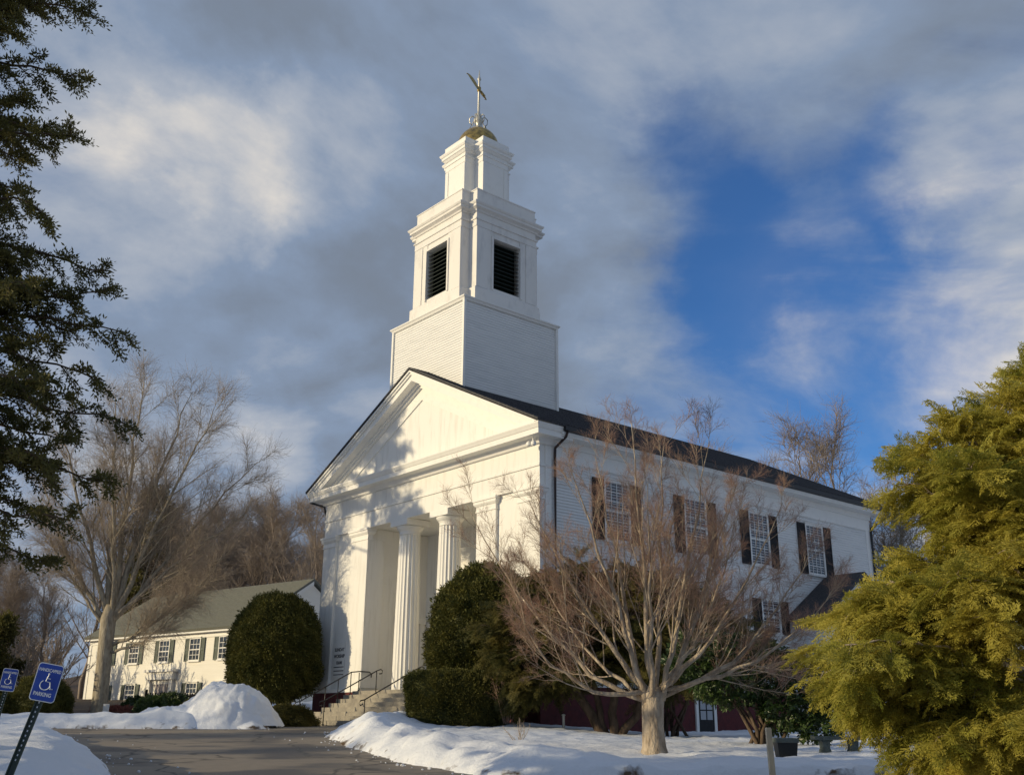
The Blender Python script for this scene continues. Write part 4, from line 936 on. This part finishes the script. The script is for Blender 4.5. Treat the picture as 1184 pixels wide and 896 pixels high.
for i in range(26):    # bare lower twigs
    th = rh.uniform(2.2, 4.6); e_ = np.array([rh.uniform(1.0, 2.6)*math.cos(th), 1.2*math.sin(th), rh.uniform(.1, 1.2)]); st = np.array([-.4, 0, rh.uniform(.5, 1.3)])
    limb_foliage(fol, wod, st, (st+e_)/2+np.array([0, 0, .3]), e_, .018, 16, 4, .2, 1500+i, droop=.5, width=.7, bare=True)
fol.build('crown', M['hem'], hem); wod.build('trunk', M['bark_tan'], hem, True)
# brown dead spray clumps
fol = MB(); wd2 = MB()
for i, (x_0, z_0) in enumerate(((-1.0, 3.3), (-.6, 2.3))):
    for q in range(4): limb_foliage(fol, wd2, (x_0+.6, -1.0, z_0+.1), (x_0+.3, -1.2, z_0+.2), (x_0+rh.normal()*.2, -1.35+rh.normal()*.1, z_0+rh.normal()*.12), .012, 8, 7, .24, 1700+i*9+q, width=.35)
fol.build('dead_sprays', M['dead'], hem)

# tall evergreen close by on the left
pz = float(snow_z(np.array([[-10.6]]), np.array([[13.6]]))[0, 0])
pine = empty('evergreen_tree', (-10.6, 13.6, pz-.1)); tag(pine, 'tall dark evergreen with tufted branches at the left edge', 'tree')
fol = MB(); wod = MB(); rp = np.random.default_rng(5)
wod.tube([(0, 0, -.2), (.02, 0, 3), (0, .05, 7), (.05, 0, 11), (.0, 0, 15.5)], [.34, .28, .22, .15, .04], 12)
vis = [(3.5, 9.2, 10.1), (3.0, 8.3, 9.3), (3.75, 7.6, 8.6), (4.55, 6.9, 8.1), (4.1, 6.3, 7.6), (4.95, 5.95, 6.9), (4.7, 5.2, 6.3), (5.0, 4.6, 5.9), (4.5, 4.1, 5.5), (5.2, 3.55, 4.8), (4.8, 3.0, 4.4), (4.2, 2.55, 3.9), (3.9, 2.0, 3.3), (3.3, 1.9, 3.0), (3.6, 10.4, 11.0), (3.9, 8.9, 10.4), (3.3, 7.0, 8.3), (3.9, 5.6, 7.2), (4.3, 4.85, 5.6), (4.4, 3.85, 4.4), (4.6, 6.6, 6.6), (2.9, 9.7, 9.9), (4.2, 3.2, 4.9), (3.6, 2.9, 3.2), (3.6, 11.7, 11.6), (3.0, 12.4, 12.3), (2.7, 11.2, 11.6), (3.3, 13.0, 12.9), (2.5, 10.1, 10.7)]
k = 0
for ex_, ez, sz in vis:
    for rep in range(3):
        s_ = 1 if rep == 0 else rp.uniform(.6, .92); dy = rp.uniform(-.5, .5) if rep == 0 else rp.uniform(-1.9, 1.6)
        e_ = np.array([ex_*s_, dy, ez+.55*(1-s_)*2+(rp.normal()*.15 if rep else 0)]); st = np.array([0, 0, sz*.97])
        limb_foliage(fol, wod, st, (e_+st)/2+np.array([0, rp.normal()*.3, rp.uniform(-.35, .45)]), e_, .045, 20, 9, .17, 2000+k, droop=.30, width=1.0, flat=.5, t0=.22, tint=(.05, .7), tm=TUF); k += 1
for i in range(44):
    th = rp.uniform(1.2, 5.1); zz = rp.uniform(3.0, 15.0); rad = (16-zz)*.27+.8; e_ = np.array([rad*math.cos(th), rad*math.sin(th), zz-.8]); st = np.array([0, 0, zz])
    limb_foliage(fol, wod, st, (e_+st)/2+np.array([0, 0, .1]), e_, .05, 14, 6, .20, 2300+i, droop=.12, width=1.1, flat=.2, tint=(.05, .6), tm=TUF)
fol.build('crown', M['pine'], pine); wod.build('trunk', M['bark_dark'], pine, True)

# evergreens standing left of the frame: their shadows reach the church front and the road
def conifer(loc, Ht, zb, rad, seed, label, dens=1.0, size=.42):
    o = empty('evergreen_tree', loc); tag(o, label, 'tree'); fol = MB(); wod = MB(); r = np.random.default_rng(seed)
    wod.tube([(0, 0, -.3), (0, 0, Ht*.5), (.1, 0, Ht)], [Ht*.016+.06, Ht*.012+.03, .03], 10)
    for i in range(int((Ht-zb)*5*dens)):
        zz = r.uniform(zb, Ht-.3); th = r.uniform(0, 6.28); R_ = rad*(.25+.9*(1-(zz-zb)/(Ht-zb)))*r.uniform(.6, 1.1); e_ = np.array([R_*math.cos(th), R_*math.sin(th), zz+.1*R_]); st = np.array([0, 0, zz-.1*R_])
        limb_foliage(fol, wod, st, (e_+st)/2, e_, .05, 9, 5, size, seed*10+i, droop=.1, width=.32*rad+.4, tint=(.1, .6), tm=TUF)
    fol.build('crown', M['pine'], o); wod.build('trunk', M['bark_dark'], o, True); return o
conifer((-26.5, 37.8, 1.6), 19.8, 11.8, 3.9, 41, 'tall open evergreen beyond the left edge, shading the church front', 1.5, .38)
conifer((-31, 22.0, 1.2), 9, 2.0, 2.0, 43, 'evergreen far beyond the left edge of the road', .8, .45)

# clipped topiary and hedges
def shell(n, fn, seed):
    """points on a parametric blob: fn(dir)-> radius vector"""
    r = np.random.default_rng(seed); d = r.normal(size=(n, 3)); d /= np.linalg.norm(d, axis=1, keepdims=True); return d
def clipped(name, loc, label, cat, shape, n, size, material, seed, trunk=None, core=.93, tm=TUF, zmin=None, rough=.085, group=None):
    """shape(d)-> point on surface for unit direction d (arrays)"""
    o = empty(name, loc); tag(o, label, cat, group)
    d = shell(n, None, seed); p = shape(d); r = np.random.default_rng(seed+1)
    rad = 1+rough*fbm2(d[:, 0]*3+d[:, 2]*2, d[:, 1]*3+d[:, 2]*3, 3, seed)*2
    c = np.mean(p, 0); p = c+(p-c)*rad[:, None]*(1-r.uniform(0, .06, n))[:, None]
    if zmin is not None: k_ = p[:, 2] > zmin; p = p[k_]; d = d[k_]; n = len(p)
    mb = MB(); lab = r.integers(0, len(tm), n)
    ti = np.clip(.5+.9*fbm2(p[:, 0]*2, p[:, 1]*2+p[:, 2]*2, 3, seed+3)+r.normal(size=n)*.15, 0, 1)
    for k in range(len(tm)):
        m_ = lab == k; scatter(mb, tm[k], p[m_], d[m_]+r.normal(size=(m_.sum(), 3))*.3, size*(r.uniform(.7, 1.3, m_.sum())+.7*(r.uniform(0, 1, m_.sum()) > .985)), ti[m_], seed=seed+k, roll=1)
    # inner mass
    nt_, np_ = 26, 40; V = []
    for i in range(nt_+1):
        th = math.pi*i/nt_
        for j in range(np_):
            ph = 2*math.pi*j/np_; V.append((math.sin(th)*math.cos(ph), math.sin(th)*math.sin(ph), math.cos(th)))
    V = shape(np.array(V)); V = c+(V-c)*core
    if zmin is not None: V[:, 2] = np.maximum(V[:, 2], zmin+.05)
    F = np.array([[i*np_+j, (i+1)*np_+j, (i+1)*np_+(j+1) % np_, i*np_+(j+1) % np_] for i in range(nt_) for j in range(np_)])
    mb.add(V, F, np.full(len(V), .2)); mb.build('foliage', material, o)
    if trunk:
        wd_ = MB()
        for tp, r0 in trunk: wd_.tube(tp, np.linspace(r0, r0*.6, len(tp)), 7)
        wd_.build('trunk', M['bark_dark'], o, True)
    return o
def egg(rx, ry, rz_, zc, pw=2.3, low=.8):
    def f(d):
        h = np.linalg.norm(d[:, :2], axis=1)+1e-9; z = d[:, 2]; rr_ = (h**pw+np.abs(z)**pw)**(-1/pw)
        x = d[:, 0]*rr_; y = d[:, 1]*rr_; zz = z*rr_; zz = np.where(zz < 0, zz*low, zz)
        return np.stack([x*rx, y*ry, zc+zz*rz_], -1)
    return f
clipped('topiary', (-10.5, 46.3, 1.75), 'dome-topped clipped yew left of the church steps, behind the snow pile', 'topiary', egg(1.95, 1.7, 2.75, 2.55, 2.6, .62), 9000, .24, M['topi'], 301,
        trunk=[([(-.2, 0, -.2), (-.25, 0, 1.2)], .12), ([(.3, .1, -.2), (.45, 0, 1.2)], .10), ([(.05, -.2, -.2), (0, 0, 1.2)], .11), ([(.8, -.1, -.2), (.9, 0, 1.1)], .07)])
clipped('topiary', (-.85, 35.4, 1.7), 'large clipped yew dome right of the church steps, partly behind the spreading yew', 'topiary', egg(1.85, 1.6, 2.95, 2.2, 2.2, .72), 9000, .24, M['topi'], 302)
def boxy(hx, hy, h0, h1, pw=7):
    def f(d):
        q = np.array([hx, hy, (h1-h0)/2]); s = (np.abs(d[:, 0])**pw+np.abs(d[:, 1])**pw+np.abs(d[:, 2])**pw)**(-1/pw)
        return d*s[:, None]*q+np.array([0, 0, (h1+h0)/2])
    return f
clipped('hedge', (-1.75, 33.6, 1.62), 'squared clipped hedge beside the church steps under the yew dome', 'hedge', boxy(1.5, .8, -.1, 1.55), 8000, .14, M['topi'], 303, core=.95)
clipped('shrub', (-19.3, 43.5, 1.6), 'rounded clipped shrub on the snowbank left of the big trunk', 'shrub', egg(1.15, 1.1, 1.35, .45, 2.4, .6), 4500, .15, M['topi'], 304)
clipped('shrub', (-20.6, 43.3, 1.6), 'lower untidy shrub next to the rounded clipped shrub', 'shrub', egg(.8, .8, .75, .3, 2.2, .6), 2500, .15, M['topi'], 305, rough=.15)
clipped('shrub', (-8.3, 39.6, 1.5), 'low dark shrub at the left end of the stone steps', 'shrub', egg(.95, .8, .62, .12, 2.0, .6), 3000, .16, M['yew'], 306, rough=.22)
clipped('shrub', (-14.9, 46.0, 1.75), 'dark mounded rhododendron in front of the white house door', 'shrub', egg(1.4, 1.0, .82, .2, 2.2, .6), 1700, .26, M['rhodo'], 307, tm=LEA, core=.85, rough=.15)
clipped('shrub', (-17.2, 49.0, 1.9), 'green shrub by the fence under the house window', 'shrub', egg(.8, .7, .62, .2, 2.2, .6), 800, .25, M['rhodo'], 308, tm=LEA, core=.85, rough=.15)
clipped('shrub', (-17.3, 46.8, 1.75), 'reddish low shrub before the house door', 'shrub', egg(1.2, .7, .38, .1, 2.2, .6), 2600, .15, M['pink'], 309, core=.8, rough=.2)
clipped('shrub', (-13.1, 45.5, 1.7), 'small dark rounded shrub beside the big snow pile', 'shrub', egg(1.2, .9, .7, .2, 2.2, .6), 2600, .13, M['yew'], 310, rough=.08)

# spreading yew in front of the church corner
yz = 1.35
yew = empty('yew_tree', (3.0, 31.5, yz)); tag(yew, 'spreading dark yew with twisted trunks against the church corner', 'tree')
fol = MB(); wod = MB(); ry = np.random.default_rng(9)
for tp, r0 in (([(0, 0, -.2), (-.5, 0, .5), (-1.2, .1, 1.3), (-1.5, 0, 2.2), (-2.2, 0, 3.2)], .17), ([(.1, 0, -.2), (.2, 0, .7), (.0, 0, 1.6), (.3, 0, 3.0)], .15), ([(.15, 0, -.2), (.9, -.1, .5), (1.4, 0, 1.4), (1.7, 0, 2.6)], .14), ([(-.1, .1, -.1), (-.3, .1, .9), (-.6, .1, 1.8), (-.8, .1, 3)], .12)): wod.tube(bez(tp[0], tp[2], tp[-1], 9, ry, .05), np.linspace(r0, r0*.5, 9), 9)
tx = np.array([[-3.3, 2.3], [-3.5, 2.9], [-3.2, 3.5], [-2.6, 4.2], [-1.9, 4.6], [-1.1, 4.7], [-.3, 4.5], [.5, 4.6], [1.4, 4.5], [2.2, 4.1], [2.8, 3.5], [-2.8, 1.7], [-2.2, 2.2], [-1.5, 2.6], [-.7, 2.8], [.2, 2.7], [1.1, 2.6], [2.0, 2.6], [-2.5, 3.2], [-1.5, 3.6], [-.5, 3.7], [.6, 3.6], [1.6, 3.4], [-3.0, 2.6], [-1.9, 1.9], [-.9, 2.0], [-2.9, 1.3], [-2.2, 1.5], [1.3, 1.9], [2.2, 1.7], [2.9, 2.4], [.4, 2.1]])
k = 0
for ex_, ez in tx:
    for rep in range(5):
        e_ = np.array([ex_+ry.normal()*.2, ry.uniform(-1.7, 1.3), ez+ry.normal()*.15]); st = np.array([ex_*.45, 0, max(1.6, ez*.72)])
        limb_foliage(fol, wod, st, (st+e_)/2+np.array([0, 0, .25]), e_, .035, 13, 7, .42, 3000+k, droop=.35, width=.8, tint=(.05, .75)); k += 1
fol.build('crown', M['yew'], yew); wod.build('trunk', M['bark_dark'], yew, True)
# second dark mass behind the maple and broad-leaved bush
def blob_bush(name, loc, label, ell, n, size, m_, tm, seed, stems=5, cat='shrub'):
    o = empty(name, loc); tag(o, label, cat); r = np.random.default_rng(seed); fol = MB(); pos = []; dr = []
    for (cx_, cy_, cz_, rx_, ry_, rz_) in ell:
        m = int(n*rx_*rz_); d = r.normal(size=(m, 3)); d /= np.linalg.norm(d, axis=1, keepdims=True); rad = r.uniform(.55, 1.05, m)[:, None]**.6
        q = np.array([cx_, cy_, cz_])+d*rad*np.array([rx_, ry_, rz_])*(1+.3*fbm2(d[:, 0]*3, d[:, 2]*3+d[:, 1], 2, seed))[:, None]; pos.append(q); dr.append(d+np.array([0, 0, -.3]))
    pos = np.concatenate(pos); dr = np.concatenate(dr)+r.normal(size=(len(pos), 3))*.4; ti = np.clip(.4+.8*fbm2(pos[:, 0], pos[:, 2]*2, 3, seed)+r.normal(size=len(pos))*.2, 0, 1); lab = r.integers(0, len(tm), len(pos))
    for k in range(len(tm)): mm = lab == k; scatter(fol, tm[k], pos[mm], dr[mm], size*r.uniform(.6, 1.3, mm.sum()), ti[mm], seed=seed+k, roll=.8)
    fol.build('foliage', m_, o); wod = MB()
    for i in range(stems):
        e = ell[i % len(ell)]; wod.tube(bez((r.normal()*.3, r.normal()*.2, -.2), (e[0]*.3, e[1]*.3, e[2]*.5), (e[0]+r.normal()*.4, e[1], e[2]), 8, r, .04), np.linspace(.06, .02, 8), 6)
    wod.build('stems', M['bark_dark'], o, True); return o
blob_bush('yew_tree', (5.0, 33.2, 1.2), 'dark evergreen mass behind the bare maple against the side wall', [(0, 0, 3.4, 1.9, 1.2, 1.3), (1.6, .2, 2.6, 1.6, 1.1, 1.2), (-1.2, .2, 3.8, 1.3, 1, .9)], 420, .42, M['yew'], SPR, 401, 8, 'tree')
blob_bush('rhododendron', (6.0, 25.0, 1.15), 'broad-leaved dark rhododendron arching over the black bucket', [(-.5, 0, 1.75, 1.5, 1.0, .85), (.7, 0, 1.25, 1.1, .9, .95), (1.25, -.1, .7, .65, .7, .7), (-1.25, .1, 2.0, 1.0, .8, .65)], 900, .28, M['rhodo'], LEA, 402, 10)

# twiggy bare shrubs
def twig_bush(loc, ht, sp, n, rad, seed, label, m_='twig_gray', name='bare_shrub', levels=2, group=None):
    t = Tree(seed, dict(levels=max(0, levels-2), kids=[6, 5, 4], ang=(15, 45), ratio=(.3, .5), wob=.12, trop=.08, up=.15, rmin=rad*.4, start=.2, vk=[5, 4] if levels > 1 else [4], vr=(.35, .6)))
    for i in range(n):
        th = t.r.uniform(0, 6.28); q = t.r.uniform(.1, 1); t.grow(np.array([q*sp*.2*math.cos(th), q*sp*.2*math.sin(th), -.05]), unit(np.array([q*sp*math.cos(th), q*sp*math.sin(th), ht])), ht*t.r.uniform(.7, 1.1), rad, 0)
    t.twigs(); o = empty(name, loc); tag(o, label, 'shrub', group); t.wood.build('stems', M[m_], o, True); t.twig.build('twigs', M[m_], o, True); return o
sz = lambda x, y: float(snow_z(np.array([[x]]), np.array([[y]]))[0, 0])
twig_bush((.2, 24.5, sz(.2, 24.5)), .55, .45, 9, .009, 501, 'small leafless twiggy shrub poking out of the snow before the hedge', levels=1)
twig_bush((10.6, 32.5, 1.25), 1.9, 1.5, 26, .014, 502, 'dense bare grey shrub behind the stone bench')
twig_bush((-.1, 32.4, 1.7), 1.6, .7, 14, .012, 503, 'dark bare shrub at the right end of the hedge', 'twig_red')
for i, (x, y, h_, s_) in enumerate(((-27, 47, 4.5, 3.5), (-24.3, 44.5, 3.2, 2.8), (-31, 50, 5.5, 4), (-22.3, 47, 3.4, 2.5), (-29.5, 44, 3.6, 3.2), (-36, 52, 6, 4.5), (-25.2, 41.5, 2.4, 2.2), (-27.5, 62, 4, 3), (-31, 66, 4.5, 3.5))):
    twig_bush((x, y, fz(x, y)), h_, s_, 26, .035, 510+i, 'tangled leafless thicket on the bank behind the parking signs', 'bark_wood' if i % 2 else 'twig_gray', 'thicket', 3, 'thickets behind the signs')
# dark evergreen in the wood
conifer((-27.5, 78, 2.9), 16, 3.0, 2.6, 46, 'dark evergreen rising behind the white house roof', 1.0, .7)
conifer((-22.6, 45.5, 1.7), 4.6, .6, 1.3, 47, 'small dark brownish evergreen in the thicket left of the big bare tree', 1.6, .4)

# ------------------------------------------------------------------ signs
def sign(loc, lean_x, label, foot_to_centre, W_=.305, H_=.457, turn=0.0, lean_y=0, tilt=0):
    o = empty('parking_sign', loc); tag(o, label, 'sign', 'blue parking signs in the snow')
    o.rotation_euler = (R(lean_y), R(lean_x), R(turn))
    mb = MB(); L = foot_to_centre; k_ = H_/.44
    # perforated U post
    h0 = L-.1; mb.box(-.028, .028, .012, .016, -.35, h0+.1)
    mb.box(-.040, -.028, -.012, .016, -.35, h0+.1); mb.box(.028, .040, -.012, .016, -.35, h0+.1)
    p = mb.build('post', M['post_green'], o)
    mb = MB()
    for i in range(int(h0/.05)): mb.box(-.006, .006, .008, .0115, .05+i*.05, .068+i*.05)
    mb.build('post_holes', M['snow'], p)
    def rr(w, h, r, n=6):
        pts = []
        for (cx_, cy_, a0) in ((w-r, h-r, 0), (-w+r, h-r, 90), (-w+r, -h+r, 180), (w-r, -h+r, 270)):
            for i in range(n+1): t = R(a0+90*i/n); pts.append((cx_+r*math.cos(t), cy_+r*math.sin(t)))
        return pts
    q = MB(); q.prism([(x, z+L) for x, z in rr(W_/2, H_/2, .035)][::-1], -.022, -.018); pl = q.build('plate', M['sign_white'], o)
    q = MB(); q.prism([(x, z+L) for x, z in rr(W_/2-.008, H_/2-.008, .030)][::-1], -.0235, -.0221); q.build('blue_face', M['blue'], pl)
    text_mesh('HANDICAPPED', .052*k_, M['sign_white'], pl, (0, -.0245, L+H_*.285), (R(90), 0, 0), ext=.0005, bold=.0008, squeeze=.72)
    text_mesh('PARKING', .062*k_, M['sign_white'], pl, (-.008, -.0245, L-H_*.36), (R(90), 0, 0), ext=.0005, bold=.001, squeeze=.80)
    s = MB(); z0 = L+.015
    cc = [( -.055*math.cos(t)*1.05-.008, -.0255, z0-.045-.055*math.sin(t)) for t in np.linspace(R(-55), R(175), 20)]
    pl.matrix_basis = Matrix.Translation((0, 0, L)) @ Matrix.Rotation(R(tilt), 4, 'Y') @ Matrix.Translation((0, 0, -L))
    s.tube(cc, .006, 5)
    s.tube([(.002, -.0255, z0+.075), (-.012, -.0255, z0+.0), (.040, -.0255, z0-.008), (.062, -.0255, z0-.085), (.088, -.0255, z0-.078)], .0065, 5)
    s.tube([(-.005, -.0255, z0+.035), (.035, -.0255, z0+.033)], .005, 5)
    s.tube([(.003, -.024, z0+.080), (.005, -.027, z0+.095)], .011, 8)
    for v_ in s.v: v_[:, 0] *= k_; v_[:, 2] = L+(v_[:, 2]-L)*k_
    sy = s.build('wheelchair_symbol', M['sign_white'], pl); return o
sign((-5.21, 11.3, 1.17), 15, 'larger, nearer blue handicapped parking sign leaning right on a green post', .87, .262, .392, 14, 4, -5)
sign((-9.20, 19.0, 1.50), 9, 'smaller, farther blue handicapped parking sign at the left edge of the snow', .84, .262, .392, 14, 3, -3)

# stake, bench, bucket
st = MB(); st.box(-.04, .04, -.03, .03, -1.2, .0); st.prism([(-.04, 0), (.04, 0), (.03, .02), (-.03, .02)], -.03, .03)
so_ = st.build('stake', M['stake'], loc=(3.88, 16.0, 1.57)); tag(so_, 'pale square wooden stake at the snow edge near the road', 'stake')
so_.rotation_euler = (0, R(-1.5), R(8))
be = empty('bench', (6.55, 21.3, sz(6.55, 21.3)+.0), R(3)); be.scale = (.68, .68, .68); tag(be, 'low grey-green stone bench in the snow beyond the rhododendron', 'bench')
mb = MB(); mb.prism([(-.72, .34), (.72, .34), (.76, .36), (.76, .44), (-.76, .44), (-.76, .36)], -.22, .22); mb.build('seat', M['concrete'], be)
for x in (-.42, .42):
    mb = MB(); mb.prism([(x-.13, -.15), (x+.13, -.15), (x+.13, .05), (x+.10, .10), (x+.12, .338), (x-.12, .338), (x-.10, .10), (x-.13, .05)], -.16, .16); mb.build('leg', M['concrete'], be)
bk = empty('bucket', (5.15, 20.0, sz(5.15, 20.0)-.03)); tag(bk, 'black square-sided bin with pale rim sitting in the snow', 'bin')
mb = MB(); mb.sweep([(-.15, -.14), (.15, -.14), (.15, .14), (-.15, .14)], [(0, 0), (.01, .01), (.04, .27), (.03, .27), (.02, .2)]); mb.build('body', M['plastic'], bk)
mb = MB(); mb.sweep([(-.20, -.19), (.20, -.19), (.20, .19), (-.20, .19)], [(0, .27), (.01, .272), (.01, .34), (0, .35), (-.04, .355)]); mb.build('rim', M['concrete'], bk)
mb = MB(); mb.lathe([(.04, -.3), (.04, .22), (.055, .22), (.055, .26), (.0, .28)], 12); tag(mb.build('pipe_stub', M['metal'], loc=(1.6, 31.8, 1.66)), 'short grey pipe sticking up by the red foundation', 'pipe')
